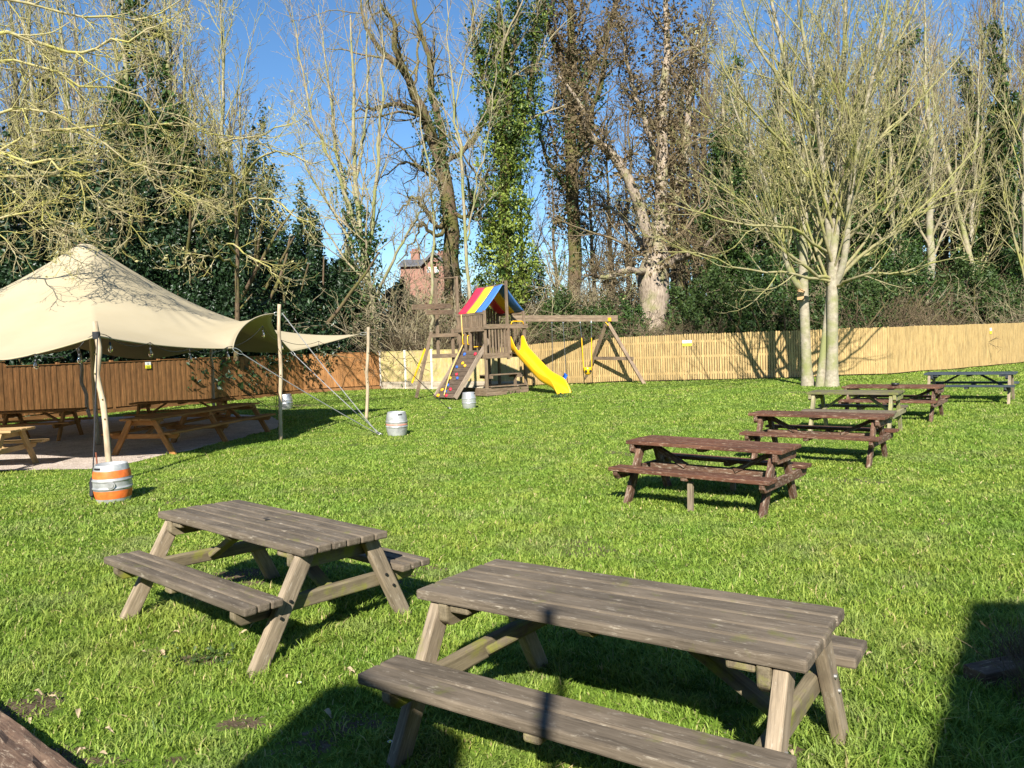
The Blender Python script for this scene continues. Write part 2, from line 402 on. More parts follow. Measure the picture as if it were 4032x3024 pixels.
M['bud'] = m_leaf('pale_bud', (.28, .26, .11), (.42, .38, .18), (.52, .46, .26), .6, .2, .2)
# ------------------------------------------------------------------ camera, sun, sky
cam = bpy.data.cameras.new('camera'); camo = bpy.data.objects.new('camera', cam); COL.objects.link(camo)
cam.sensor_width = 36; cam.sensor_fit = 'HORIZONTAL'; cam.lens = F / 4032 * 36; cam.clip_end = 2000; cam.clip_start = .05
mw = Matrix.Identity(4)
for i, v in enumerate((RT, UP, -FW)):
    for j in range(3): mw[j][i] = v[j]
for j in range(3): mw[j][3] = CO[j]
camo.matrix_world = mw; SC.camera = camo

SUN_EL, SUN_AZ = R(35), R(6)        # light travels towards (sin az, cos az)
sd = Vector((math.sin(SUN_AZ) * math.cos(SUN_EL), math.cos(SUN_AZ) * math.cos(SUN_EL), -math.sin(SUN_EL)))
sl = bpy.data.lights.new('sun', 'SUN'); sl.energy = 5.0; sl.angle = R(.5); sl.color = (1, .955, .87)
so = bpy.data.objects.new('sun', sl); COL.objects.link(so); so.rotation_euler = sd.to_track_quat('-Z', 'Y').to_euler(); so.location = (-3, -20, 30)
w = bpy.data.worlds.new('World'); SC.world = w; w.use_nodes = True
nt = w.node_tree; bg = nt.nodes['Background']; sky = nt.nodes.new('ShaderNodeTexSky'); sky.sky_type = 'NISHITA'
sky.sun_disc = False; sky.sun_elevation = SUN_EL; sky.sun_rotation = R(180) + SUN_AZ; sky.air_density = 1.0; sky.dust_density = .1; sky.ozone_density = 4.0; sky.altitude = 0
hs_ = nt.nodes.new('ShaderNodeHueSaturation'); hs_.inputs['Saturation'].default_value = 1.14; nt.links.new(sky.outputs[0], hs_.inputs['Color']); nt.links.new(hs_.outputs[0], bg.inputs[0]); bg.inputs[1].default_value = .072
SC.view_settings.view_transform = 'Standard'; SC.view_settings.look = 'None'; SC.view_settings.exposure = 1.2; SC.view_settings.gamma = 1
SC.cycles.max_bounces = 6; SC.cycles.diffuse_bounces = 3; SC.cycles.transmission_bounces = 4; SC.cycles.glossy_bounces = 2; SC.cycles.transparent_max_bounces = 6
SC.cycles.caustics_reflective = False; SC.cycles.caustics_refractive = False
SC.cycles.use_denoising = True

# ------------------------------------------------------------------ bare patches (x, y, rx, ry, strength)
def gp(px, py): p = G(px, py); return p[0], p[1]
PATCH = []
for px, py, rx, ry, st in [(1310, 1868, .75, .45, .62), (960, 2262, .38, .3, 1.0), (1010, 2290, .3, .25, .9), (760, 2590, .34, .12, .9), (820, 2600, .22, .10, 1), (830, 2760, .2, .08, 1),
        (960, 2862, .26, .08, 1), (880, 2855, .12, .06, 1), (610, 2775, .12, .05, 1), (590, 2555, .2, .06, .8), (3080, 2960, .22, .10, 1), (3000, 2820, .2, .12, .8), (90, 2790, .45, .22, 1), (240, 2960, .4, .2, .95), (420, 2985, .25, .1, .9),
        (690, 2980, .12, .07, 1), (2700, 2720, .2, .08, .9), (3820, 2690, .3, .1, .9), (2180, 1960, .25, .2, .55), (3130, 1545, 1.2, .8, .7), (2700, 1562, 1.6, .5, .6), (2300, 1558, 1.4, .45, .7), (1950, 1560, .9, .3, .5),
        (3650, 2500, .3, .14, .6), (3560, 2335, .25, .12, .6), (1590, 2610, .3, .12, .6), (3900, 2300, .4, .2, .5), (1840, 2580, .15, .07, .8), (1150, 1598, 2.0, 1.0, .9), (900, 1612, 1.5, 1.2, .8), (1380, 1590, 1.2, .5, .6), (3150, 1600, 1.5, .5, .45)]:
    x, y = gp(px, py); PATCH.append((x, y, rx, ry, st))
def soil_at(x, y):
    s = np.zeros_like(x)
    wx = x + .22 * (vnoise(x * 3, y * 3, 3) - .5); wy = y + .22 * (vnoise(x * 3, y * 3, 4) - .5)
    for px, py, rx, ry, st in PATCH:
        d = np.sqrt(((wx - px) / rx) ** 2 + ((wy - py) / ry) ** 2)
        s = np.maximum(s, st * .8 * (1 - sm(.1, 1.3, d)))
    n = vnoise(x * 1.1, y * 1.1, 9) * .6 + vnoise(x * 3.1, y * 3.1, 10) * .4
    return np.maximum(s, .55 * sm(.70, .86, n))

# gravel outline (photo pixels on the lawn), closed behind out of view
GRV = [gp(*p) for p in [(-700, 1890), (0, 1853), (180, 1850), (360, 1846), (480, 1830), (560, 1812), (640, 1795), (740, 1775), (860, 1745), (980, 1715), (1080, 1690), (1120, 1660), (1060, 1640), (1010, 1628)]]
GRV += [(-7.2, 23.6), (-9.5, 25.2), (-14, 26), (-18, 20), (-18, 13), (-13, 11)]
def in_poly(x, y, poly):
    ins = np.zeros(x.shape, bool); n = len(poly)
    for i in range(n):
        x0, y0 = poly[i]; x1, y1 = poly[(i + 1) % n]
        c = ((y0 > y) != (y1 > y)) & (x < (x1 - x0) * (y - y0) / (y1 - y0 + 1e-12) + x0)
        ins ^= c
    return ins

# ------------------------------------------------------------------ ground sheet
def axis(parts):
    return np.unique(np.concatenate([np.arange(a, b, s) for a, b, s in parts]).round(3))
gx = axis([(-400, -60, 40), (-60, -16, 4), (-16, -8, .5), (-8, 8, .13), (8, 16, .5), (16, 60, 4), (60, 440, 40)])
gy = axis([(-60, -4, 4), (-4, 2, .5), (2, 10, .10), (10, 20, .3), (20, 44, .6), (44, 100, 4), (100, 640, 40)])
X, Y = np.meshgrid(gx, gy, indexing='ij'); Z = gz(X, Y)
nx, ny = X.shape
soilv = soil_at(X.ravel(), Y.ravel())
i = np.arange(nx - 1)[:, None]; j = np.arange(ny - 1)[None]
q = np.stack([i * ny + j, (i + 1) * ny + j, (i + 1) * ny + j + 1, i * ny + j + 1], -1).reshape(-1, 4)
me = mk_mesh('ground', np.stack([X, Y, Z], -1).reshape(-1, 3), q, [], True); me.materials.append(M['ground'])
for nm, vals in (('soil', soilv),):
    a = me.attributes.new(nm, 'FLOAT', 'POINT'); a.data.foreach_set('value', vals.astype(np.float32))
def fence_side(x, y):               # > 0 beyond the fences
    FP = [(-60, -60), (-22.5, 12), (-15.4, 26.2), (-10, 36.9), (-6.5, 38.5), (.4, 33.6), (6.7, 29.8), (14.3, 29.3), (22.9, 34.5), (60, 58), (60, -60)]
    return ~in_poly(x, y, FP)
a = me.attributes.new('wood', 'FLOAT', 'POINT'); a.data.foreach_set('value', fence_side(X.ravel(), Y.ravel()).astype(np.float32))
tag(link('ground', me), kind='structure')

# gravel sheet
gv = []
for k in range(len(GRV)):
    p0, p1 = np.array(GRV[k]), np.array(GRV[(k + 1) % len(GRV)]); n = max(2, int(np.linalg.norm(p1 - p0) / .12))
    for t in np.linspace(0, 1, n, endpoint=False): gv.append(p0 + (p1 - p0) * t)
gv = np.array(gv); gv += .16 * (np.stack([vnoise(gv[:, 0] * 2.2, gv[:, 1] * 2.2, 5), vnoise(gv[:, 0] * 2.2, gv[:, 1] * 2.2, 6)], 1) - .5)
GRVW = [tuple(p) for p in gv]
xs = np.arange(-18.5, -2.5, .2); ys = np.arange(10.5, 26.5, .2)
GXm, GYm = np.meshgrid(xs, ys, indexing='ij'); ins = in_poly(GXm.ravel(), GYm.ravel(), GRVW).reshape(GXm.shape)
# snap border cells: keep inside vertices, pull outside neighbours on to the outline
from mathutils.geometry import delaunay_2d_cdt
inner = np.stack([GXm[ins], GYm[ins]], 1)
vs = [Vector(p) for p in gv] + [Vector(p) for p in inner[::3]]
dv, _, df, *_ = delaunay_2d_cdt(vs, [(k, (k + 1) % len(gv)) for k in range(len(gv))], [], 1, 1e-5)
dv = np.array([[p.x, p.y] for p in dv])
me = bpy.data.meshes.new('gravel'); me.from_pydata([(p[0], p[1], float(gz(p[0], p[1])) + .006) for p in dv], [], [tuple(f) for f in df]); me.materials.append(M['gravel'])
tag(link('gravel', me), kind='structure')

# ------------------------------------------------------------------ grass blades
def blades():
    V = []; Q = []; T = []; TONE = []; n0 = 0
    rg = np.random.default_rng(3)
    for (d0, d1, dens, full) in [(2.6, 5, 6800, 1), (5, 8, 4600, 1), (8, 12, 2400, 1), (12, 18, 1150, 0), (18, 26, 520, 0), (26, 39, 230, 0)]:
        half = lambda d: .72 * d + .9
        area = .72 * (d1 ** 2 - d0 ** 2) + 1.8 * (d1 - d0)
        n = int(area * dens)
        u = rg.random(n); y = np.sqrt(d0 ** 2 + u * (d1 ** 2 - d0 ** 2)); x = (rg.random(n) * 2 - 1) * half(y)
        s = soil_at(x, y)
        cl = vnoise(x * 5, y * 5, 21); cl2 = vnoise(x * 14, y * 14, 22)
        keep = (rg.random(n) > s * 1.05) & (~in_poly(x, y, GRVW)) & (~fence_side(x, y)) & (rg.random(n) < .55 + .6 * cl2)
        x, y, s, cl, cl2 = (a[keep] for a in (x, y, s, cl, cl2)); n = len(x)
        h = (.021 + .022 * rg.random(n)) * (.55 + .75 * cl + .35 * cl2) * (1 - .5 * s)
        lush = vnoise(x * .55, y * .55, 31)
        h *= .75 + .6 * lush
        near = 1 - sm(4.2, 9.5, y); h *= 1 + .22 * near
        tall = rg.random(n) < .02 * (1 + 2 * near); h[tall] *= 1.7
        wd = (.0030 + .0018 * rg.random(n)) * np.maximum(1, y / 4.6)
        az = rg.random(n) * 6.2832; ln = h * (.35 + 1.25 * rg.random(n) ** 1.2)
        bx, by = np.cos(az), np.sin(az); fa = az + 1.57 + rg.normal(0, .5, n); wx, wy = np.cos(fa) * wd, np.sin(fa) * wd
        z = gz(x, y) - .004
        b0 = np.stack([x - wx, y - wy, z], 1); b1 = np.stack([x + wx, y + wy, z], 1)
        tip = np.stack([x + bx * ln, y + by * ln, z + h * .92], 1)
        tone = np.clip(.45 + .2 * rg.normal(0, 1, n) + .3 * (cl - .5), 0, .92); tone[rg.random(n) < .03] = 1.0
        if full:
            mx = np.stack([x + bx * ln * .35, y + by * ln * .35, z + h * .62], 1); o = np.stack([wx, wy, 0 * wx], 1) * .75
            v = np.stack([b0, b1, mx + o, mx - o, tip], 1); k = np.arange(n)[:, None] * 5 + n0
            Q.append(k + np.array([[0, 1, 2, 3]])); T.append(k + np.array([[3, 2, 4]])); TONE.append(np.repeat(tone, 5)); n0 += 5 * n
        else:
            v = np.stack([b0, b1, tip], 1); k = np.arange(n)[:, None] * 3 + n0
            T.append(k + np.array([[0, 1, 2]])); TONE.append(np.repeat(tone, 3)); n0 += 3 * n
        V.append(v.reshape(-1, 3))
    me = mk_mesh('lawn_grass', np.vstack(V), np.vstack(Q), np.vstack(T), False); me.materials.append(M['grass'])
    a = me.attributes.new('tone', 'FLOAT', 'POINT'); a.data.foreach_set('value', np.concatenate(TONE).astype(np.float32))
    return me
tag(link('lawn_grass', blades()), 'short green lawn grass covering the garden', 'grass', kind='stuff')
# ------------------------------------------------------------------ picnic tables
def rotx(a): return np.array([[1, 0, 0], [0, math.cos(a), -math.sin(a)], [0, math.sin(a), math.cos(a)]])
def picnic_table(name, label, loc, rz, L, W=.69, H=.711, S=1.2, inset=.12, mats=None, planks=5, seatp=2, frames=None, tilt=(0, 0), group='picnic tables on the lawn', midleg=False, bolts=None, bevel=.006, th=.042, sout=.74, seatw=.27, brace=True, lw=.11, lt=.058, head=.36, out=False, bstyle=0):
    top, seat, leg, beam = mats
    t = thing(name, label, 'picnic table', loc, group)
    t.rotation_euler = (tilt[1], -tilt[0], rz) if False else (0, 0, rz)
    m3 = Matrix.Rotation(rz, 3, 'Z') @ Matrix.Rotation(tilt[0], 3, 'Y') @ Matrix.Rotation(-tilt[1], 3, 'X')
    t.rotation_euler = m3.to_euler()
    def planks_mb(y0, y1, n, z, ext=0):
        mb = MB(); pw = (y1 - y0) / n
        for k in range(n):
            mb.box((rng.normal(0, .004), y0 + pw * (k + .5), z - th / 2 + rng.normal(0, .0015)), (L + ext + rng.normal(0, .008), pw - .008, th), m=0)
        return mb
    planks_mb(-W / 2, W / 2, planks, H).build('tabletop', top, t, bevel=bevel)
    zs = .44 * H / .711
    for sg in (-1, 1):
        a, b = sg * (sout - seatw), sg * sout
        planks_mb(min(a, b), max(a, b), seatp, zs).build('bench_seat', seat, t, bevel=bevel)
    fr = frames or [-L / 2 + inset, L / 2 - inset]
    for k, x in enumerate(fr):
        sx = -1 if x < 0 else 1
        for sg in (-1, 1):
            foot = np.array([x, sg * S / 2, -.03]); hd = np.array([x, sg * W * head, H - th])
            d = hd - foot; d /= np.linalg.norm(d)
            mb = MB(); mb.bar(foot - d * .02, hd, lt, lw, up=(0, -sg * d[2], sg * d[1]) if False else np.cross(d, [1., 0, 0]))
            lo = mb.build('leg', leg, t, bevel=bevel)
            if bolts:
                for f in (.47, .60):
                    bm = MB()
                    p = foot + (hd - foot) * f + np.array([sx * lt / 2, sg * -.01 * (1 if f > .5 else -1), 0])
                    bm.tube([p - [sx * .004, 0, 0], p + [sx * .012, 0, 0]], .010, 8)
                    bm.build('bolt', bolts, lo)
        xi = x + (sx if out else -sx) * (lt / 2 + .030)
        bh = .095
        zb = zs - th - bh / 2 - .001
        mb = MB(); yo = sout - .015
        mb.prism([(-yo, zb + bh / 2), (yo, zb + bh / 2), (yo, zb), (yo - .05, zb - bh / 2), (-yo + .05, zb - bh / 2), (-yo, zb)], xi - .027, xi + .027, axis=0)
        mb.g[-1] = mb.v[-1][:, [1, 0, 2]] + rng.uniform(0, 50, 3)
        mb.build('crossbeam', beam, t, bevel=bevel)
        zc = H - th - .052; yc = W / 2 - .012
        mb = MB(); mb.prism([(-yc, zc + .051), (yc, zc + .051), (yc, zc - .03), (yc - .035, zc - .06), (-yc + .035, zc - .06), (-yc, zc - .03)], xi - .028, xi + .028, axis=0)
        mb.g[-1] = mb.v[-1][:, [1, 0, 2]] + rng.uniform(0, 50, 3)
        mb.build('top_cleat', beam, t, bevel=bevel)
        if brace and (k == 0 or k == len(fr) - 1):
            xb = x - sx * (lt / 2 + (.004 if out else .058))
            if not out:
                mb = MB(); mb.box((xi - sx * .090, 0, H - th - .021), (.115, W - .05, .04)); mb.build('top_batten', beam, t, bevel=bevel)
            mb = MB(); mb.bar((xb, 0, zb + .02), (xb - sx * min(.55, L * .30), 0, H - th - .004), .045, .095, up=(0, 1, 0)) if False else MB()
            if bstyle: mb.bar((xb - sx * .02, 0, H - th - .03), (xb - sx * .46, 0, .40 * H / .711), .09, .055, up=(-sx * .7, 0, .7))
            else: mb.bar((xb - sx * .01, 0, zb), (xb - sx * min(.52, L * .3), 0, H - th - .012), .09, .045, up=(sx * .7, 0, .7))
            mb.build('brace', beam, t, bevel=bevel)
    if bstyle:
        mb = MB(); mb.box((0, 0, .375 * H / .711), (L - 2 * inset - lt - .01, .05, .10)); mb.build('stretcher', beam, t, bevel=bevel)
    if not frames:
        mb = MB(); mb.prism([(-W / 2 + .012, H - th), (W / 2 - .02, H - th), (W / 2 - .06, H - th - .042), (-W / 2 + .06, H - th - .042)], -.04, .04, axis=0)
        mb.build('middle_cleat', beam, t, bevel=bevel)
        for sg in (-1, 1):
            mb = MB(); mb.box((0, sg * (sout - seatw / 2), zs - th - .02), (.08, seatw - .03, .04)); mb.build('seat_cleat', beam, t, bevel=bevel)
            if midleg:
                mb = MB(); mb.box((.03, sg * (sout - seatw / 2 + .01), (zs - th - .04) / 2 - .02), (.06, .05, zs - th - .042)); mb.build('middle_post', M['greyleg'], t, bevel=bevel)
    return t

def fit(x, y, yaw, L, z, tx, ty, W, S, ins, Ht=.711):
    """slide a fitted table along its line of sight until its feet stand on the lawn"""
    k = 1.0
    for _ in range(8):
        zg = float(gz(x * k, y * k)); k = (CAMH - zg) / (CAMH - z)
    return dict(loc=(x * k, y * k, zg), rz=yaw, L=L * k, W=W * k, S=S * k, inset=max(ins, .1) * k, H=Ht * k, tilt=(tx, ty))
old = (M['oldwood'], M['oldwood'], M['oldleg'], M['mossbeam'])
brn = (M['brown'], M['brown'], M['brownleg'], M['brownleg'])
TG = 'picnic tables standing on the lawn'
TA = picnic_table('picnic_table', 'weathered grey brown picnic table nearest the viewer, a pole shadow falling across its long bench', **fit(.439, 3.447, -.61, 1.846, .0, -.013, .011, .668, 1.239, .067), mats=old, planks=5, seatp=2, bolts=M['boltlight'], group=TG, th=.05, bevel=.011)
TA['label'] = 'weathered grey brown picnic table nearest the viewer, with a post shadow across its bench'
TB = picnic_table('picnic_table', 'weathered grey picnic table with mossy crossbeams and a parasol hole, beside the bare soil patch', **fit(-1.857, 5.551, -.683, 1.855, -.038, .02, .038, .706, 1.25, .085), mats=old, planks=6, seatp=3, bolts=M['bolt'], group=TG, th=.05, bevel=.011)
mb = MB(); mb.lathe([(.0, .7125), (.018, .7125), (.021, .7118)], 20); mb.build('parasol_hole', M['hole'], TB)
TC = picnic_table('picnic_table', 'red brown stained picnic table with a pale post under the middle of each bench', **fit(2.302, 9.044, -.652, 1.896, -.048, .015, .011, .695, 1.132, .14), mats=brn, planks=5, midleg=True, group=TG, head=.25, out=True, bstyle=1)
TD = picnic_table('picnic_table', 'red brown picnic table just behind the one with posts under its benches', **fit(4.787, 12.024, -.638, 2.019, -.055, .007, .01, .679, 1.199, .171), mats=brn, planks=5, group=TG, head=.25, out=True, bstyle=1)
TE = picnic_table('picnic_table', 'greenish grey picnic table with pale mossy legs between two red brown tables', **fit(5.693, 12.761, -.621, 1.399, .219, .0, .0, .701, 1.156, .108), mats=(M['greenwood'], M['oldwood'], M['greenleg'], M['greenleg']), planks=5, group=TG, out=True)
TF = picnic_table('picnic_table', 'red brown picnic table with a black ashtray on its top', **fit(8.46, 17.07, -.687, 1.966, -.003, -.001, -.015, .694, 1.195, .126), mats=brn, planks=5, group=TG, head=.25, out=True, bstyle=1)
TGb = picnic_table('picnic_table', 'dark blue painted picnic table farthest away, near the pale fence', **fit(11.217, 18.819, -.657, 1.923, .13, 0, -.011, .691, 1.203, .12), mats=(M['bluewood'], M['bluewood'], M['oldleg'], M['bluedark']), planks=5, group=TG)
# ashtray on the red brown table
H_F = TF.matrix_basis @ Vector((.12, .02, 0)); p = U(3525, 1508, H_F.y)
mb = MB(); mb.lathe([(0, .002), (.055, .002), (.075, .012), (.08, .055), (.072, .055), (.066, .02), (0, .016)], 20)
an = TF.location; ash = mb.build('ashtray', M['black'], smooth=True); ash.location = (p[0], H_F.y, an.z + fit(8.46, 17.07, -.687, 1.966, -.003, -.001, -.015, .694, 1.195, .126)['H'])
tag(ash, 'round black ashtray on the red brown table top', 'ashtray')
# tables under the stretch tent
tent_m = (M['newwood'], M['newwood'], M['newwood'], M['newwood'])
picnic_table('picnic_table', 'long orange brown picnic table with three leg frames under the beige tent', (-6.98, 17.0, 0), 1.375, 4.1, .72, .73, 1.35, .2, tent_m, 5, 2, frames=[-1.85, 0.0, 1.85], group='timber picnic tables under the tent', sout=.78, lw=.11)
picnic_table('picnic_table', 'pale new picnic table in a patch of sun on the gravel at the tent edge', (-9.75, 13.65, 0), .06, 2.0, .78, .73, 1.45, .2, (M['lightwood'],) * 4, 5, 2, group='timber picnic tables under the tent', sout=.84, lw=.11)
picnic_table('picnic_table', 'dark shaded picnic table close to the brown fence, behind the long table', (-9.0, 21.0, 0), .1, 2.6, .72, .73, 1.35, .25, tent_m, 5, 2, group='timber picnic tables under the tent')
picnic_table('picnic_table', 'dark shaded picnic table at the back left, behind the pale sunlit table', (-12.3, 18.9, 0), .12, 3.2, .72, .73, 1.35, .25, tent_m, 5, 2, frames=[-1.3, 0.0, 1.3], group='timber picnic tables under the tent')
# ------------------------------------------------------------------ stretch tent
P1, GA, P2, GB, P3 = map(np.array, ((-6.32, 11.8, 2.26), (-5.22, 14.5, 2.03), (-5.18, 17.0, 2.78), (-5.56, 19.5, 1.96), (-4.18, 21.5, 2.38)))
PEAK = U(337, 968, 17.2)
PINS = [P1, GA, P2, GB, P3, (-6.8, 23.2, 1.95), (-9.3, 24.0, 2.2), (-11.8, 24.9, 1.9), (-14.0, 25.0, 2.35), (-15.8, 22, 1.95), (-16.4, 18.6, 2.5), (-15.4, 15, 1.9), (-12.6, 12.9, 2.45), (-8.75, 12.35, 1.90)]
PINS = [np.array(p, float) for p in PINS]
cen = np.array([PEAK[0], PEAK[1]])
bd = []
for k in range(len(PINS)):
    a, b = PINS[k], PINS[(k + 1) % len(PINS)]; n = 24
    inw = cen - (a[:2] + b[:2]) / 2; inw /= np.linalg.norm(inw); ln = np.linalg.norm((b - a)[:2])
    for s in np.linspace(0, 1, n, endpoint=False):
        arc = 4 * s * (1 - s)
        e = a + (b - a) * s; e[:2] += inw * arc * .085 * ln
        hi = max(a[2], b[2]); lo = min(a[2], b[2])
        sl_ = (1 - s) if a[2] > b[2] else s                   # 1 at the high pin
        e[2] = lo + (hi - lo) * sl_ ** 1.25 - .03 * arc
        if k in (1, 2): e[2] = lo + (hi - lo) * (1 - (1 - sl_) ** 1.6) * 1.0; 
        bd.append(e)
bd = np.array(bd); nb = len(bd)
ns = 44; S_ = np.linspace(0, 1, ns) ** 1.25
zm = 2.12
Vt = np.zeros((ns, nb, 3))
r0 = .20
ang = np.arctan2(bd[:, 1] - cen[1], bd[:, 0] - cen[0])
ring = np.stack([cen[0] + r0 * np.cos(ang), cen[1] + r0 * np.sin(ang)], 1)
kk = np.exp(-.5 * (np.arange(-70, 71) / 17.0) ** 2); kk /= kk.sum()
bsm = np.stack([np.convolve(np.concatenate([bd[-70:, c], bd[:, c], bd[:70, c]]), kk, 'valid') for c in range(3)], 1)
for k, s in enumerate(S_):
    bq = bsm + (bd - bsm) * s ** 2.5
    Vt[k, :, :2] = ring + (bq[:, :2] - ring) * s
    prof = (1 - s) ** 1.75 * .80 + (1 - s) * .20
    Vt[k, :, 2] = zm + (PEAK[2] - .02 - zm) * prof + (bq[:, 2] - zm) * s ** 2.2
    # pull folds between the front edge and the corner pole
    f = np.exp(-((np.arange(nb) - 44) / 17.0) ** 2) * np.exp(-((s - .68) / .16) ** 2)
    Vt[k, :, 2] += .016 * f * np.sin((np.arange(nb) * .9 + s * 34) )
mb = MB(); i = np.arange(ns - 1)[:, None]; j = np.arange(nb)[None]
q = np.stack([i * nb + j, (i + 1) * nb + j, (i + 1) * nb + (j + 1) % nb, i * nb + (j + 1) % nb], -1).reshape(-1, 4)
mb.add(Vt.reshape(-1, 3), q)
cap = [(0, PEAK[2] + .035), (.1, PEAK[2] + .03), (.17, PEAK[2] + .008), (.20, PEAK[2] - .02)]
tent = thing('stretch_tent', 'big beige stretch tent with a pointed peak sheltering the timber tables', 'tent', (cen[0], cen[1], 0), world=True)
co = mb.build('canopy', M['canvas'], tent, smooth=True)
sd_ = co.modifiers.new('thick', 'SOLIDIFY'); sd_.thickness = .006; sd_.offset = -1
mb = MB(); mb.lathe(cap[::-1], 32, (cen[0], cen[1], 0)); mb.build('peak_cap', M['canvas'], tent, smooth=True)
hem = MB(); hem.tube(np.vstack([bd, bd[:1]]) + [0, 0, .004], .014, 6); hem.build('hem', M['canvas'], tent, smooth=True)

def pole(label, base, top, r, wob=.03, seed=0, taper=.9):
    rg = np.random.default_rng(seed); n = 26; t = np.linspace(0, 1, n)
    base = np.array(base, float); top = np.array(top, float)
    pts = base + (top - base) * t[:, None]
    w1 = np.interp(t, np.linspace(0, 1, 7), np.concatenate([[0], rg.normal(0, wob, 5), [0]])); w2 = np.interp(t, np.linspace(0, 1, 7), np.concatenate([[0], rg.normal(0, wob * .6, 5), [0]]))
    pts[:, 0] += w1; pts[:, 1] += w2
    rad = r * (1 - (1 - taper) * t) * (1 + rg.normal(0, .03, n))
    root = thing('tent_pole', label, 'tent pole', base, 'peeled timber poles of the tent', world=True)
    mb = MB(); mb.tube(pts, rad, 12); mb.build('pole', M['pole'], root, smooth=True)
    for k in rg.integers(3, n - 3, 5):
        a = rg.uniform(2.6, 5.6); p = pts[k] + np.array([math.cos(a), math.sin(a), 0]) * rad[k] * .92
        mb = MB(); mb.tube([p, p + np.array([math.cos(a), math.sin(a), 0]) * .012], .013, 8); mb.build('knot', M['bark_dark'], root)
    return root, pts
def clip(root, a, b):
    mb = MB(); a = np.array(a); b = np.array(b)
    t = np.linspace(0, 1, 13); d = b - a; L = np.linalg.norm(d); d /= L; sd2 = np.cross(d, [0, 0, 1.]); sd2 /= np.linalg.norm(sd2)
    lp = [a + d * L * (.5 - .5 * math.cos(x * 2 * math.pi)) + np.cross(sd2, d) * .035 * math.sin(x * 2 * math.pi) for x in t]
    mb.tube(lp, .007, 6); mb.build('carabiner', M['steel'], root, smooth=True)
gzp = lambda x, y: float(gz(x, y))
b1 = U(432, 1905, 11.75); r1, pp = pole('knobbly timber tent pole behind the orange banded keg', (b1[0], b1[1], gzp(b1[0], b1[1])), U(372, 1266, 11.8), .046, .035, 1)
mb = MB(); mb.lathe([(.053, 2.2), (.056, 2.22), (.056, 2.29), (.053, 2.31)], 16, (U(378, 1300, 11.8)[0], 11.8, .02)); mb.build('strap', M['ropedark'], r1)
p = U(392, 1850, 11.6); mb = MB(); mb.tube([(p[0] - .03, 11.62, -.05), (p[0] - .05, 11.62, .50)], .012, 8); tag(mb.build('rebar_stake', M['rust']), 'rusty iron bar standing beside the knobbly tent pole', 'stake')
b2 = G(1106, 1732); r2, _ = pole('tall timber tent pole in the lawn holding the raised tent corner', b2, U(1100, 1198, b2[1] - .02), .043, .012, 4)
pc2 = U(1101, 1234, b2[1]); clip(r2, P2, pc2 + [-.03, 0, 0])
b3 = G(1443, 1651); r3, _ = pole('pale timber tent pole at the far right tip of the tent', b3, U(1450, 1288, b3[1]), .046, .009, 6)
pc3 = U(1450, 1313, b3[1]); clip(r3, P3, pc3 + [-.03, 0, 0])
pole('dim timber pole under the tent in front of the brown fence', (-9.3, 24.0, 0), (-9.3, 24.0, 2.3), .05, .02, 8)
pole('leaning timber pole at the back left of the tent', (-13.75, 25.0, 0), (-14.05, 25.0, 2.45), .055, .05, 9)
pole('timber pole under the tent peak', (cen[0], cen[1], 0), (cen[0], cen[1], PEAK[2] - .02), .05, .01, 10)
pole('timber pole at the left front of the tent', (-12.7, 12.8, 0), (-12.6, 12.9, 2.6), .045, .03, 11)
pole('timber pole at the left side of the tent', (-16.5, 18.6, 0), (-16.4, 18.6, 2.65), .045, .03, 12)

def guy(label, a, b, m='rope', r=.010, hook=None):
    mb = MB(); a = np.array(a, float); b = np.array(b, float); root = thing('guy_rope', label, 'guy rope', b, 'guy ropes of the tent', world=True)
    t = np.linspace(0, 1, 9)[:, None]; pts = a + (b - a) * t; pts[:, 2] -= .03 * (4 * t * (1 - t))[:, 0]
    mb.tube(pts, r, 6); mb.build('webbing', M[m], root)
    if hook is not None: clip(root, hook, a)
    return root
st = G(1494, 1712)
d_ = (st - GA) / np.linalg.norm(st - GA); guy('grey guy rope from the nearest low tent edge to the peg', GA + d_ * .22, st, hook=GA)
d_ = (st - GB) / np.linalg.norm(st - GB); guy('grey guy rope from the farther low tent edge to the peg', GB + d_ * .22, st + [.02, .05, 0], hook=GB)
guy('grey guy rope slanting from the tall corner pole to the lawn', pc2 + [.05, 0, .01], st + [-.03, .08, 0], r=.011)
st3 = G(1770, 1611); guy('dark guy rope from the far right pole towards the silver keg', pc3 + [.05, 0, 0], st3, 'ropedark', .010)
st1 = G(362, 1972); g1 = guy('dark strap from the knobbly pole to a ratchet in the grass', U(384, 1318, 11.74), st1, 'ropedark', .009)
mb = MB(); dd = (U(384, 1318, 11.74) - st1); dd /= np.linalg.norm(dd); mb.bar(st1 + dd * .06, st1 + dd * .34, .045, .06, up=(0, 1, 0)); mb.bar(st1 + dd * .20, st1 + dd * .30, .075, .03, up=(0, 1, 0)); mb.build('ratchet', M['black'], g1, bevel=.006)
for a in ((-7.3, 23.0, 2.0), (-6.6, 23.2, 1.95), (-6.4, 23.25, 1.95)):
    pass
sb = G(1068, 1612); 
guy('black strap slanting under the tent to the bare soil', (-8.4, 20.2, 2.05), sb, 'ropedark', .011)
guy('black strap from the back tent edge to the peg, left of its pair', (-6.85, 23.0, 1.98), sb + [.12, .1, 0], 'ropedark', .011)
guy('black strap from the back tent edge to the peg, right of its pair', (-6.35, 22.9, 2.0), sb + [.16, .1, 0], 'ropedark', .009)
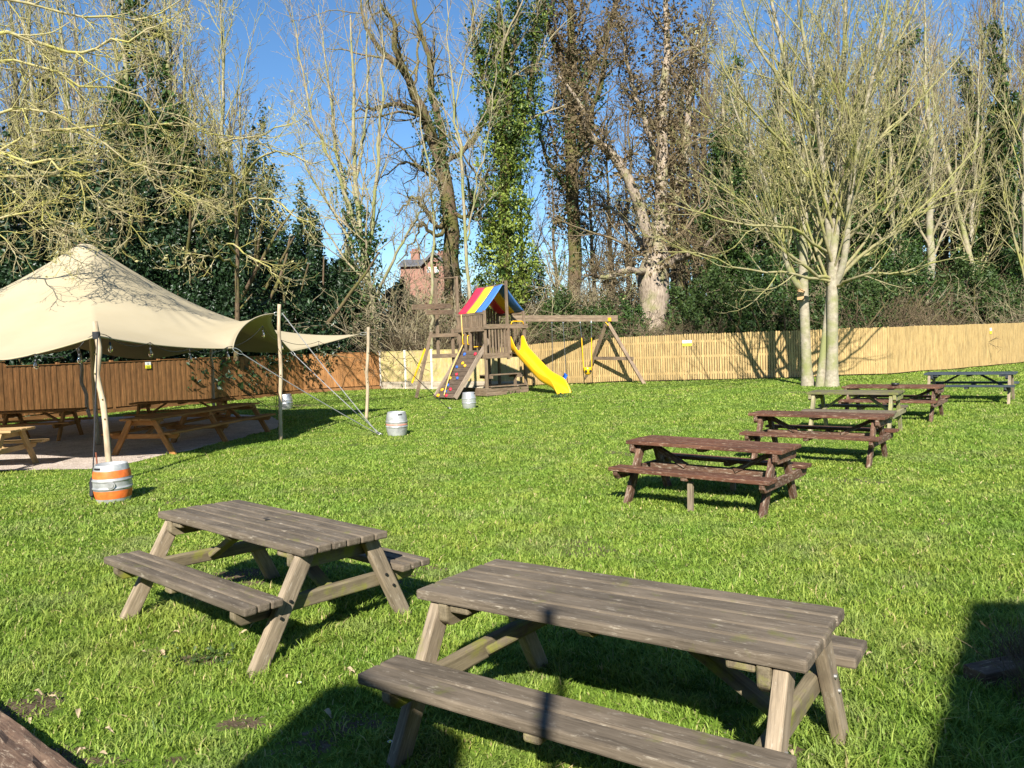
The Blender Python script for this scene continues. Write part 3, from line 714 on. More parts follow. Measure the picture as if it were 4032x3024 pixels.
for i_, (s, lb) in enumerate(((st, 'metal peg and shackle in the lawn beside the whitish keg'), (st3, 'small metal peg in the lawn left of the silver keg'))):
    mb = MB(); mb.tube([s + [-.05, 0, .06], s + [.02, 0, .03], s + [.09, -.02, .0]], .016, 8); mb.lathe([(.0, .03), (.03, .025), (.035, .0)], 10, s)
    tag(mb.build('tent_peg', M['chain'], smooth=True), lb, 'peg')

# string lights
sl_ = thing('string_light', 'string of clear bulbs hanging along the tent edge', 'string lights', (P1[0], P1[1], 0), world=True)
bulbs = [(-120, 1432, 12.5), (141, 1432, 12.15), (313, 1410, 11.9), (434, 1366, 12.1), (593, 1385, 12.9), (749, 1407, 13.7), (897, 1399, 14.4), (1036, 1313, 15.8), (1110, 1365, 18.2), (1256, 1367, 20.2), (1334, 1362, 20.8)]
cab = []
for px, py, d in bulbs:
    b = U(px, py, d)
    cab.append(b + [0, 0, .155])
    mb = MB(); mb.tube([b + [0, 0, .155], b + [0, 0, .07]], .006, 6); mb.lathe([(.0, .075), (.017, .07), (.02, .03), (.016, .022)], 12, b); mb.build('socket', M['black'], sl_, smooth=True)
    mb = MB(); mb.lathe([(.014, .025), (.03, -.01), (.036, -.04), (.03, -.068), (.014, -.082), (0, -.086)], 14, b); mb.build('bulb', M['glass'], sl_, smooth=True)
    mb = MB(); mb.tube([b + [0, 0, .02], b + [.006, 0, -.03], b + [0, 0, -.05]], .005, 5); mb.build('filament', M['boltlight'], sl_)
pts = []
for k in range(len(cab) - 1):
    for s in np.linspace(0, 1, 8, endpoint=False):
        e = cab[k] + (cab[k + 1] - cab[k]) * s; e = e + [0, 0, -.10 * 4 * s * (1 - s)] if k not in (2,) else e + [0, 0, .12 * 4 * s * (1 - s)]
        pts.append(e)
mb = MB(); mb.tube(pts + [cab[-1], P3 + [-.1, 0, -.1]], .006, 5); mb.build('cable', M['black'], sl_, smooth=True)

# ------------------------------------------------------------------ kegs
def keg(name, label, px, py, w_m, h_m, mats, ridges=True, spin=0, tilt=(0, 0), bands=None, hand=True, yoff=0):
    p = G(px, py); r = w_m / 2
    p = p + np.array([(p[0]) / p[1] * r, r, 0]); p[2] = gzp(p[0], p[1]) - .01
    t = thing(name, label, 'keg', p, 'metal beer kegs on the lawn'); t.rotation_euler = (tilt[0], tilt[1], spin)
    rt = .83; H = h_m
    def rad(z):
        u = abs(z / H - .5) * 2
        return r * (1 - (1 - rt) * u ** 2.1)
    pr = []
    zz = np.linspace(0.012, H - .004, 60)
    for z in zz:
        k = rad(z)
        if ridges:
            for c in (.40, .60): k += .013 * math.exp(-((z / H - c) / .022) ** 2)
        else:
            for c in (.36, .64): k += .016 * math.exp(-((z / H - c) / .02) ** 2)
        pr.append((k, z))
    ri = pr[-1][0]
    pr = [(pr[0][0] - .012, 0)] + pr + [(ri - .006, H), (ri - .018, H - .004), (ri - .022, H - .075), (.05, H - .06), (.045, H - .04), (0, H - .04)]
    mb = MB(); mb.lathe(pr, 40); mb.build('body', M[mats], t, smooth=True)
    for z0, z1, mt in (bands or []):
        mb = MB(); mb.lathe([(rad(z) + .0022, z) for z in np.linspace(z0 * H, z1 * H, 8)], 40); mb.build('painted_band', M[mt], t, smooth=True)
    if hand:
        for a in (0, math.pi):
            mb = MB(); q0 = np.array([math.cos(a + 2.1), math.sin(a + 2.1)]); 
            pts = [(rad(H * .91) * math.cos(a + x) * 1.004, rad(H * .91) * math.sin(a + x) * 1.004, H * .915) for x in np.linspace(-.24, .24, 9)]
            mb.tube(pts, .013, 8); mb.build('handle_slot', M['hole'], t, smooth=True)
    return t, rad, H
k1, rad1, H1 = keg('beer_keg', 'whitish aluminium keg with two orange painted bands at the foot of the knobbly pole', 450, 1986, .475, .52, 'white_alu', True, R(-115), (0, .02), bands=[(.14, .345, 'orange'), (.665, .85, 'orange')])
mb = MB(); a_ = R(-68) - k1.rotation_euler.z
dv_ = np.array([math.cos(a_), math.sin(a_), 0]); c_ = dv_ * rad1(.26) + [0, 0, .26]
mb.tube([c_ - dv_ * .02, c_ + dv_ * .022], .052, 20); mb.tube([c_ + dv_ * .02, c_ + dv_ * .032], .034, 16); mb.build('bung', M['white_alu'], k1)
k2, *_ = keg('beer_keg', 'whitish aluminium keg with a faded red stripe at the end of the guy ropes', 1564, 1718, .475, .53, 'white_alu', True, R(-62), (0, .03), bands=[(.47, .53, 'pink')])
keg('beer_keg', 'shiny bare steel keg in front of the climbing ramp', 1848, 1610, .44, .505, 'steel', False, R(160))
keg('beer_keg', 'dull grey keg behind the tall tent pole, on bare soil', 1128, 1613, .47, .53, 'alu', True, R(170), (.02, .05))
# ------------------------------------------------------------------ play tower with slide, ramp and swings
th_ = R(35); S_T = 1.78
ux = np.array([math.cos(th_), math.sin(th_), 0]); uy = np.array([-math.sin(th_), math.cos(th_), 0]); uz = np.array([0, 0, 1.])
N_ = G(1919, 1562); N_[2] = gzp(N_[0], N_[1])
ROT = np.stack([ux, uy, uz], 1)
def L(a, b, z): return N_ + ux * a + uy * b + uz * z          # a along the slide face, b along the ramp face
tw = thing('play_tower', 'wooden play tower with striped tarp roof, yellow slide, climbing ramp and swing beam', 'playset', N_, world=True)
def part(mb, name, m, par=None, bevel=.006, smooth=False):
    o = mb.build(name, M[m] if isinstance(m, str) else m, par or tw, bevel=bevel, smooth=smooth)
    if par is not None: o.location = (0, 0, 0)
    return o
S = S_T; DK = 1.60
def pbar(a, b, w, h, name, m='tower', up=(0, 0, 1)): mb = MB(); mb.bar(a, b, w, h, up=up); return part(mb, name, m)
P_ = .095
for a, b, h in ((0, 0, 3.18), (S, 0, 3.15), (0, S, 3.15), (S, S, 3.15)):
    pbar(L(a, b, -.05), L(a, b, h), P_, P_, 'corner_post', up=uy)
# sandbox boards at the foot
for z in (.10, .245):
    pbar(L(-.06, -.06, z), L(S + .06, -.06, z), .04, .14, 'sandbox_board'); pbar(L(-.06, -.06, z), L(-.06, S + .06, z), .04, .14, 'sandbox_board')
pbar(L(S + .06, 0, .1), L(S + .06, S, .1), .04, .14, 'sandbox_board')
# deck
mb = MB()
for k in range(12): mb.bar(L(.0, (k + .5) * S / 12, DK - .02), L(S, (k + .5) * S / 12, DK - .02), S / 12 - .008, .035)
part(mb, 'deck', 'tower')
for b in (-.07, S + .07): pbar(L(-.06, b, DK - .10), L(S * (.62 if b < 0 else 1) + (.02 if b < 0 else .06), b, DK - .10), .045, .19, 'deck_beam')
for a in (-.07, S + .07): pbar(L(a, 0, DK - .10), L(a, S, DK - .10), .045, .19, 'deck_beam')
# slide face: rail and balusters
pbar(L(-.10, -.075, 2.58), L(S + .12, -.075, 2.58), .045, .17, 'hand_rail')
mb = MB()
for k in range(6): mb.bar(L(.16 + k * .135, -.05, DK - .02), L(.16 + k * .135, -.05, 2.5), .022, .07, up=ux)
part(mb, 'balusters', 'tower')
pbar(L(.98, -.05, DK - .25), L(.98, -.05, 4.28), .05, .14, 'ridge_post', up=uy); tag(tw.children[-1], None)
pbar(L(1.0, -.09, DK - .05), L(1.0, -.09, DK + .62), .05, .16, 'slide_jamb', up=uy)
pbar(L(S * .5, S + .05, DK - .1), L(S * .5, S + .05, 4.25), .05, .14, 'ridge_post', up=uy)
# right side wall, back wall
mb = MB()
for k in range(9): mb.bar(L(S + .05, .12 + k * .19, DK), L(S + .05, .12 + k * .19, 2.5), .022, .09, up=uy)
part(mb, 'balusters', 'tower'); pbar(L(S + .075, -.06, 2.58), L(S + .075, S + .06, 2.58), .045, .17, 'hand_rail')
mb = MB()
for k in range(13): mb.bar(L(.10 + k * .13, S + .05, DK), L(.10 + k * .13, S + .05, 3.35), .022, .105, up=ux)
part(mb, 'back_slats', 'tower'); pbar(L(-.1, S + .085, 2.6), L(S + .1, S + .085, 2.6), .045, .16, 'hand_rail')
# ramp face: upper slatted panel
pbar(L(-.075, -.06, 2.50), L(-.075, S + .25, 2.50), .045, .16, 'hand_rail')
mb = MB()
for k in range(13): mb.bar(L(-.05, .14 + k * .135, 2.56), L(-.05, .14 + k * .135, 3.12), .022, .10, up=uy)
part(mb, 'side_slats', 'tower'); pbar(L(-.05, 0, 3.08), L(-.05, S + .1, 3.08), .045, .09, 'eave_rail'); pbar(L(S + .05, 0, 3.08), L(S + .05, S + .1, 3.08), .045, .09, 'eave_rail')
for b in (.95, 1.30): pbar(L(-.05, b, DK - .1), L(-.05, b, 2.55), .09, .09, 'opening_post', up=uy)
def grip(p, d, h):
    mb = MB(); p = np.array(p); d = np.array(d, float)
    mb.tube([p, p + d * .06, p + d * .075 + uz * .03, p + d * .075 + uz * (h - .03), p + d * .06 + uz * h, p + uz * h], .018, 8); part(mb, 'hand_grip', 'yellow', bevel=0, smooth=True)
grip(L(-.1, .95, 1.95), -ux, .34); grip(L(-.1, 1.30, 1.98), -ux, .34); grip(L(.60, S + .0, 2.5), -uy, .38)
mb = MB(); mb.tube([L(1.12, -.1, 2.64), L(1.15, -.1, 2.74), L(1.22, -.1, 2.76), L(1.6, -.1, 2.76), L(1.66, -.1, 2.74), L(1.69, -.1, 2.64)], .022, 8); part(mb, 'hand_grip', 'yellow', bevel=0, smooth=True)
mb = MB(); mb.tube([L(.25, 1.2, 1.85), L(.75, 1.2, 1.87)], .02, 8); part(mb, 'hand_grip', 'yellow', bevel=0)
# tarp roof: ridge along uy at the middle of the slide face
for k, cm in enumerate(('tarpblu', 'tarpyel', 'tarpred')):
    b0, b1_ = -.02 + k * .62, -.02 + (k + 1) * .62
    n = 20; vv = []
    for bb in np.linspace(b0, b1_, 6):
        for s in np.linspace(-1, 1, n + 1):
            a = S / 2 + s * (S / 2 + .03); z = 4.20 - abs(s) * 1.06 - .05 * math.sin(abs(s) * math.pi) + .012 * math.sin(bb * 9 + abs(s) * 3) - .03 * (1 - ((bb - .9) / .95) ** 2) * (1 - abs(s) * .5)
            if abs(s) < .06: z -= (.06 - abs(s)) * .5
            vv.append(L(a, bb, z))
    qq = [[i * (n + 1) + j, i * (n + 1) + j + 1, (i + 1) * (n + 1) + j + 1, (i + 1) * (n + 1) + j] for i in range(5) for j in range(n)]
    mb = MB(); mb.add(vv, qq); o = part(mb, 'roof_tarp', cm, bevel=0, smooth=True); md = o.modifiers.new('thick', 'SOLIDIFY'); md.thickness = .006
    tag(o, {'tarpblu': 'blue stripe of the tarp roof', 'tarpyel': 'yellow stripe of the tarp roof', 'tarpred': 'red stripe of the tarp roof'}[cm])
pbar(L(S / 2, -.05, 4.14), L(S / 2, S + .05, 4.14), .05, .05, 'ridge_pole')
# climbing ramp
rx0, rx1 = .06, 1.52; RUN = 1.28; topz = DK + .12
def RP(b, t): return L(-.06, b, topz) + (-ux * RUN - uz * (topz - .02)) * t        # t 0 top .. 1 foot
nrm = np.cross(uy, RP(0, 1) - RP(0, 0)); nrm /= np.linalg.norm(nrm); nrm = -nrm if nrm[2] < 0 else nrm
rdir = (RP(0, 1) - RP(0, 0)); rL = np.linalg.norm(rdir); rdir = rdir / rL
ramp = None
mb = MB()
for k in range(11):
    c = RP((rx0 + rx1) / 2, (k + .5) / 11); mb.box(c, (rx1 - rx0 - .1, rL / 11 - .008, .03), np.stack([uy, rdir, nrm], 1))
ramp = part(mb, 'climbing_wall', 'ramp')
for b in (rx0, rx1):
    mb = MB(); mb.bar(RP(b, 1.0) + nrm * .015, RP(b, -.22) + nrm * .03, .05, .17, up=nrm); o = part(mb, 'side_board', 'rampside', ramp)
holds = [(.82, .09, 'red'), (.20, .09, 'blue'), (.40, .28, 'yellow'), (.62, .34, 'yellow'), (.18, .36, 'blue'), (.42, .52, 'red'), (.16, .60, 'yellow'), (.60, .60, 'blue'), (.28, .75, 'blue'), (.10, .85, 'yellow'), (.58, .83, 'red'), (.36, .88, 'blue'), (.06, .97, 'yellow'), (.55, .965, 'red')]
for b, t, c in holds:
    # b counted from the far edge (left in the photo)
    p = RP(rx1 - .12 - b * (rx1 - rx0 - .25), min(t, .97)) + nrm * .015
    mb = MB(); n = 9; rg = np.random.default_rng(int(b * 100 + t * 1000)); e1 = uy; e2 = rdir
    for lv, (rr, hh) in enumerate(((.062, 0), (.07, .025), (.05, .055), (.012, .07))): pass
    vv = []; prof = ((.06, -.005), (.07, .022), (.052, .05), (.018, .066))
    jit = 1 + rg.normal(0, .16, n)
    for rr, hh in prof:
        for k in range(n): vv.append(p + (e1 * math.cos(k * 6.283 / n) + e2 * math.sin(k * 6.283 / n)) * rr * jit[k] + nrm * hh)
    qq = [[i * n + j, i * n + (j + 1) % n, (i + 1) * n + (j + 1) % n, (i + 1) * n + j] for i in range(3) for j in range(n)]
    vv.append(p + nrm * .068); tt = [[3 * n + j, 3 * n + (j + 1) % n, 4 * n] for j in range(n)]
    mb.add(vv, qq, tt); o = part(mb, 'climbing_hold', c, ramp, 0, True); tag(o, c + ' climbing hold')
rp = [L(-.12, 1.42, 3.1), L(-.12, 1.40, 2.5)] + [RP(1.32 - .55 * 0 + .08 - t * .62 + .14 * math.sin(t * 3.1), t) + nrm * (.07 + .10 * (1 - t)) for t in np.linspace(-.1, .97, 12)]
mb = MB(); mb.tube(rp, .020, 8); part(mb, 'climbing_rope', 'ropeyel', bevel=0, smooth=True)
# picnic bench inside the tower foot
pbar(L(.05, .35, .78), L(S - .02, .35, .78), .42, .04, 'bench_board'); pbar(L(.1, -.02, .36), L(S - .05, -.02, .36), .24, .04, 'bench_board'); pbar(L(.1, .9, .36), L(S - .05, .9, .36), .24, .04, 'bench_board')
for a in (.2, S - .25): pbar(L(a, .35, .25), L(a, .35, .76), .05, .14, 'bench_post', up=uy); pbar(L(a, -.1, .70), L(a, .75, .70), .05, .10, 'bench_bearer')
# rear frame without a roof, beams and leaning leg at the back left
for a, b in ((-.55, 2.55), (.62, 2.9)): pbar(L(a, b, 1.5), L(a, b, 4.58 if a < 0 else 4.72), .10, .10, 'rear_post', up=uy)
pbar(L(-.62, 2.55, 4.56), L(.68, 2.92, 4.68), .05, .05, 'rear_crossbar')
pbar(L(-1.9, 2.0, 3.42), L(.2, 2.75, 3.52), .05, .20, 'rear_beam'); pbar(L(-1.35, 1.95, 3.22), L(.2, 2.5, 3.26), .05, .18, 'rear_beam')
pbar(L(-1.6, 2.55, -.02), L(-.85, 2.5, 2.5), .10, .10, 'rear_leg', up=uy); pbar(L(-.9, 2.4, 2.35), L(.5, 2.4, 2.35), .05, .14, 'rear_beam'); pbar(L(-.9, 2.4, 1.55), L(S, 2.4, 1.55), .05, .16, 'rear_beam')
mb = MB(); mb.bar(L(-1.72, 2.62, .55), L(-1.12, 2.56, 1.85), .03, .07, up=ux); part(mb, 'rear_slide_edge', 'yellow')
for a in (.1, S): pbar(L(a, 2.5, 0), L(a, 2.5, 2.6), .1, .1, 'rear_post', up=uy)
# slide
n = 26; vv = []; out = -uy; W2 = .27
cs = [(-1.12, .30), (-1.16, .335), (-1.06, .345), (-.98, .30), (-.95, .16), (-.86, .05), (-.6, .0), (0, -.012), (.6, .0), (.86, .05), (.95, .16), (.98, .30), (1.06, .345), (1.16, .335), (1.12, .30), (1.03, -.03), (0, -.055), (-1.03, -.03)]
pathz = []; 
for s in np.linspace(0, 1, n):
    d = 2.72 * s
    if s < .08: z = DK + .05 - s * .6
    else:
        u = (s - .08) / .92; z = (DK) * (1 - u) ** 1.12 + .20 * sm(.55, .95, u) - .02
        z = max(z, .17 + .0 * u)
    pathz.append((d, z))
for i, (d, z) in enumerate(pathz):
    s = i / (n - 1)
    g = 1.0 + .85 * float(1 - sm(.03, .16, s)) * (.75 + .25 * float(sm(0, .03, s)))                   # tall cheeks at the top
    if s > .9: z = z - .06 * ((s - .9) / .1) ** 2
    for x, h in cs:
        hh = h * (g if h > .1 else 1)
        if s > .93 and h > .1: hh = h * (1 - .35 * ((s - .93) / .07))
        vv.append(L(1.34 + x * W2 * (1.0 + .06 * s), 0, 0) + out * (d + .02) + uz * (z + hh) * 1.0)
m_ = len(cs); qq = [[i * m_ + j, i * m_ + (j + 1) % m_, (i + 1) * m_ + (j + 1) % m_, (i + 1) * m_ + j] for i in range(n - 1) for j in range(m_)]
mb = MB(); mb.add(vv, qq)
# rolled foot of the chute
vl = np.array(vv[-m_:]); o1 = vl - uz * (vl[:, 2:3] - N_[2]) * .55 + out * .13; o2 = vl * 1.0; o2[:, 2] = gzp(*vl[8, :2]) - .02; o2 = o2 + out * .10
mb.add(np.vstack([vl, o1, o2]), [[i * m_ + j, i * m_ + (j + 1) % m_, (i + 1) * m_ + (j + 1) % m_, (i + 1) * m_ + j] for i in range(2) for j in range(m_)])
sl_o = part(mb, 'slide', 'yellow', bevel=0, smooth=True); md = sl_o.modifiers.new('sub', 'SUBSURF'); md.levels = 1; md.render_levels = 1
# swing beam and A-frame
B0, B1 = U(2012, 1254, 30.35), U(2432, 1254, 30.6)
mb = MB(); mb.bar(B0 + uz * .062, B1 + uz * .062, .09, .12); mb.bar(B0 - uz * .062, B1 - uz * .062, .085, .12); part(mb, 'swing_beam', 'tower')
ap = U(2396, 1278, 30.6)
f1, f2 = G(2546, 1532), G(2294, 1518); f1[2] -= .05; f2[2] -= .05
f1 = U(2548, 1532, 28.9); f2 = U(2296, 1518, 32.0)
pbar(f1, ap + [-.02, -.05, .05], .095, .13, 'swing_leg', up=(1, 0, 0)); pbar(f2, ap + [-.1, .06, .0], .095, .13, 'swing_leg', up=(1, 0, 0))
ca = f1 + (ap - f1) * .46; cb = f2 + (ap - f2) * .46; pbar(ca + (ca - cb) * .12, cb - (ca - cb) * .05, .05, .13, 'swing_brace')
mb = MB(); mb.box(U(2400, 1258, 30.5), (.07, .12, .14), ROT); mb.bar(U(2384, 1268, 30.4), U(2396, 1282, 30.4), .06, .03); part(mb, 'bracket', 'yellow')
for px in (2173, 2217, 2284, 2328):
    q_ = U(px, 1270, 30.5); mb = MB(); mb.box(q_ + uz * .02, (.05, .04, .09)); part(mb, 'swing_hanger', 'boltlight')
def link_chain(pts, r, mname, root, name='chain'):
    mb = MB(); mb.tube(pts, r, 6); mb.build(name, M[mname], root)
sw = thing('belt_swing', 'blue belt swing on grey chains hanging from the beam', 'swing', U(2203, 1490, 30.5), world=True)
a0, b0_ = U(2177, 1476, 30.5), U(2229, 1472, 30.4)
link_chain([U(2173, 1272, 30.5), a0], .012, 'chain', sw); link_chain([U(2217, 1272, 30.5), b0_], .012, 'chain', sw)
vv = []; n = 12
for k in range(n + 1):
    s = k / n; c = a0 + (b0_ - a0) * s - uz * .27 * (1 - (2 * s - 1) ** 2); 
    for e, zz in ((-1, 0), (1, 0), (1, -.02), (-1, -.02)): vv.append(c + uy * e * .09 + uz * (zz + .05 * e))
qq = [[i * 4 + j, i * 4 + (j + 1) % 4, i * 4 + 4 + (j + 1) % 4, i * 4 + 4 + j] for i in range(n) for j in range(4)]
mb = MB(); mb.add(vv, qq); mb.build('seat', M['blue'], sw, smooth=True)
bs = thing('bucket_swing', 'yellow bucket swing on yellow chains beside the belt swing', 'swing', U(2315, 1465, 30.6), world=True)
a0, b0_ = U(2298, 1448, 30.5), U(2330, 1448, 30.6)
link_chain([U(2284, 1272, 30.5), U(2290, 1330, 30.5)], .012, 'chain', bs); link_chain([U(2290, 1330, 30.5), a0], .02, 'yellow', bs, 'coated_chain')
link_chain([U(2328, 1272, 30.5), U(2329, 1330, 30.5)], .012, 'chain', bs); link_chain([U(2329, 1330, 30.5), b0_], .02, 'yellow', bs, 'coated_chain')
c = (a0 + b0_) / 2; mb = MB()
mb.lathe([(.15, .02), (.17, .0), (.165, -.12), (.12, -.24), (.05, -.28), (0, -.28), (.05, -.265), (.11, -.225), (.15, -.11), (.155, .0), (.15, .02)], 20, c); mb.build('bucket', M['yellow'], bs, smooth=True)
for e in (-1, 1):
    p = c + np.array([e * .085, -.135, -.13]); mb = MB(); mb.tube([p, p + [0, -.03, -.002]], .05, 12); mb.build('leg_hole', M['hole'], bs)
# ------------------------------------------------------------------ fences
FL = [(-22.5, 12.0), (-15.4, 26.2), (-10.0, 36.9), (-6.55, 38.5)]
FC = [(-6.55, 38.5), (.4, 33.7)]
FP_ = [(.4, 33.7), (3.4, 31.6), (6.7, 29.8), (10.4, 29.15), (14.3, 29.3), (18.6, 31.6), (22.9, 34.5), (30, 40.2)]
def walk(poly, step):
    poly = [np.array(p, float) for p in poly]; out = [poly[0]]
    for a, b in zip(poly[:-1], poly[1:]):
        n = max(1, round(np.linalg.norm(b - a) / step))
        out += [a + (b - a) * (k + 1) / n for k in range(n)]
    return out
fl = thing('panel_fence', 'orange brown featheredge board fence behind the tent', 'fence', (*FL[1], 0), world=True)
W_ = walk(FL, 1.85)
rgf = np.random.default_rng(12)
for k, (a, b) in enumerate(zip(W_[:-1], W_[1:])):
    d = b - a; Ln = np.linalg.norm(d); d /= Ln; nr = np.array([d[1], -d[0]])
    if nr @ (np.array([0, 10]) - a) < 0: nr = -nr
    hgt = 1.80 + rgf.normal(0, .015) + (.10 if a[1] < 24.2 else 0)
    mb = MB(); nb_ = 17; Rm = np.stack([[d[0], d[1], 0], [nr[0], nr[1], 0], [0, 0, 1]], 1)
    for i in range(nb_):
        c = a + d * ((i + .5) * Ln / nb_) + nr * (.012 + .010 * (i % 2))
        mb.box((c[0], c[1], gzp(*c) + hgt / 2 + .12), (Ln / nb_ + .012, .014, hgt - .14 - abs(rgf.normal(0, .006))), Rm)
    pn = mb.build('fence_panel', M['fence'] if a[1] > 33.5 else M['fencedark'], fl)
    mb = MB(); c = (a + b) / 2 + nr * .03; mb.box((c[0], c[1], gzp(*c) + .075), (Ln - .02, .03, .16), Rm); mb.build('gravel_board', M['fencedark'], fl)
    mb = MB(); c = a - nr * .03; mb.box((c[0], c[1], gzp(*c) + .93), (.1, .1, 1.94), Rm); mb.build('fence_post', M['fencedark'], fl)
    mb = MB(); c = (a + b) / 2 + nr * .02; mb.box((c[0], c[1], gzp(*c) + hgt + .06), (Ln, .06, .022), Rm); mb.build('capping', M['fence'], fl)
fc = thing('panel_fence', 'cream board fence with concrete posts on a low stone plinth', 'fence', (*FC[0], 0), world=True)
W_ = walk(FC, 1.62)
for k, (a, b) in enumerate(zip(W_[:-1], W_[1:])):
    d = b - a; Ln = np.linalg.norm(d); d /= Ln; nr = np.array([-abs(d[1]), -abs(d[0])]); nr = np.array([d[1], -d[0]]); Rm = np.stack([[d[0], d[1], 0], [nr[0], nr[1], 0], [0, 0, 1]], 1)
    mb = MB(); nb_ = 15
    for i in range(nb_):
        c = a + d * (.06 + (i + .5) * (Ln - .12) / nb_) + nr * (.010 * (i % 2)); mb.box((c[0], c[1], 1.10), ((Ln - .12) / nb_ + .012, .014, 1.46), Rm)
    mb.build('fence_panel', M['cream'], fc)
    mb = MB(); c = (a + b) / 2 + nr * .03; mb.box((c[0], c[1], .17), (Ln - .1, .10, .38), Rm); mb.g[-1] = (mb.v[-1] - [c[0], c[1], 0]) @ np.stack([[d[0], d[1], 0], [0, 0, 1], [nr[0], nr[1], 0]], 1); mb.build('plinth', M['stone'], fc)
    mb = MB(); mb.box((a[0], a[1], .94), (.11, .11, 1.92), Rm); mb.build('concrete_post', M['concrete'], fc, bevel=.01)
    mb = MB(); c = (a + b) / 2; mb.box((c[0], c[1], 1.845), (Ln - .1, .05, .03), Rm); mb.build('capping', M['cream'], fc)
fp = thing('picket_fence', 'pale new round topped picket fence along the right side of the lawn', 'fence', (*FP_[2], 0), world=True)
W_ = walk(FP_, 2.4)
for k, (a, b) in enumerate(zip(W_[:-1], W_[1:])):
    d = b - a; Ln = np.linalg.norm(d); d /= Ln; nr = np.array([d[1], -d[0]]); Rm = np.stack([[d[0], d[1], 0], [nr[0], nr[1], 0], [0, 0, 1]], 1)
    mb = MB(); n = round(Ln / .0945); pw = .071 if a[0] < 11.5 else .084
    for i in range(n):
        c = a + d * ((i + .5) * Ln / n) + nr * (.03 + rgf.normal(0, .002)); zb = gzp(*c) + .05; h = 1.78 + rgf.normal(0, .007) - .02
        w2 = pw / 2; prof = [(-w2, 0), (w2, 0), (w2, h - .03), (w2 * .75, h - .011), (w2 * .3, h), (-w2 * .3, h), (-w2 * .75, h - .011), (-w2, h - .03)]
        base = np.array([c[0], c[1], zb]); dx = np.array([d[0], d[1], 0]); nn = np.array([nr[0], nr[1], 0])
        v = [base + dx * x + np.array([0, 0, z]) + nn * o for o in (.010, -.010) for x, z in prof]
        off = rgf.uniform(0, 50, 3); g = np.array([[z, x, o] for o in (.010, -.010) for x, z in prof]) + off
        q = [[j, (j + 1) % 8, 8 + (j + 1) % 8, 8 + j] for j in range(8)] + [[0, 1, 2, 7], [7, 2, 3, 6], [6, 3, 4, 5], [15, 10, 9, 8], [14, 11, 10, 15], [13, 12, 11, 14]]
        mb.add(v, np.array(q)[:, ::-1], g=g)
    mb.build('pickets', M['picket'], fp)
    for zz in (.30, .95, 1.52):
        za = gzp(*a) + zz; zb2 = gzp(*b) + zz; mb = MB(); mb.bar((a[0], a[1], za), (b[0], b[1], zb2), .036, .085); mb.build('rail', M['picket'], fp)
    mb = MB(); c = a - nr * .07; mb.box((c[0], c[1], gzp(*c) + .85), (.1, .1, 1.7), Rm); mb.build('fence_post', M['picket'], fp)

# ------------------------------------------------------------------ warning signs
def text_mesh(txt, size, font_mat, loc, rot, parent, name='lettering'):
    cu = bpy.data.curves.new(name, 'FONT'); cu.body = txt; cu.size = size; cu.align_x = 'CENTER'; cu.align_y = 'CENTER'; cu.extrude = .001
    o = bpy.data.objects.new(name, cu); COL.objects.link(o); dg = bpy.context.evaluated_depsgraph_get()
    me = bpy.data.meshes.new_from_object(o.evaluated_get(dg)); bpy.data.objects.remove(o)
    me.materials.append(font_mat); ob = link(name, me, parent); ob.location = loc; ob.rotation_euler = rot; return ob
def sign(label, px, py, poly, w, h, off=.06):
    # where the line of sight meets the fence line
    best = None
    d = U(px, py, 1.0) - CO
    for a, b in zip(poly[:-1], poly[1:]):
        a = np.array(a); b = np.array(b); A = np.array([[d[0], -(b - a)[0]], [d[1], -(b - a)[1]]]); s, t = np.linalg.solve(A, a)
        if -0.02 <= t <= 1.02: best = (s, a, b)
    s, a, b = best; p = CO + d * s; dd = (b - a) / np.linalg.norm(b - a); nr = np.array([dd[1], -dd[0]])
    if nr @ (CO[:2] - a) < 0: nr = -nr
    rz = math.atan2(nr[0], -nr[1]) ; rz = math.atan2(nr[1], nr[0]) + math.pi / 2
    t = thing('warning_sign', label, 'warning sign', (p[0] + nr[0] * off, p[1] + nr[1] * off, p[2]), 'warning signs fixed to the fences', rz)
    mb = MB(); mb.box((0, 0, h * .26), (w, .008, h * .48)); mb.build('white_panel', M['white'], t)
    mb = MB(); mb.box((0, 0, -h * .24), (w, .008, h * .52)); mb.build('yellow_panel', M['signyel'], t)
    text_mesh('Caution', h * .19, M['darktext'], (0, -.006, -h * .14), (math.pi / 2, 0, 0), t)
    text_mesh('CCTV in operation', h * .085, M['darktext'], (0, -.006, -h * .34), (math.pi / 2, 0, 0), t) if False else None
    mb = MB(); tr = [(-.5, -.43), (.5, -.43), (0, .43)]; ti = [(x * .55, z * .55 - .04) for x, z in tr]; k = h * .34
    v = [(x * k, o, z * k + h * .27) for o in (-.005, -.008) for x, z in tr + ti]
    q = [[6 + i, 6 + (i + 1) % 3, 9 + (i + 1) % 3, 9 + i] for i in range(3)] + [[i, 6 + i, 6 + (i + 1) % 3, (i + 1) % 3] for i in range(3)]
    mb.add(v, q); mb.build('warning_triangle', M['darktext'], t)
    mb = MB()
    for zz, ww in ((-.30, .66), (-.40, .58)): mb.box((0, -.0055, h * zz), (w * ww, .003, h * .045))
    mb.build('small_print', M['darktext'], t)
    return t
sign('small white and yellow warning sign on the brown fence under the tent', 579, 1438, FL, .24, .24)
sign('wide white and yellow warning sign on the pickets right of the swing', 2705, 1351, FP_, .34, .22, .055)
sign('upright white and yellow warning sign at the right end of the pickets', 3896, 1303, FP_, .16, .25, .055)
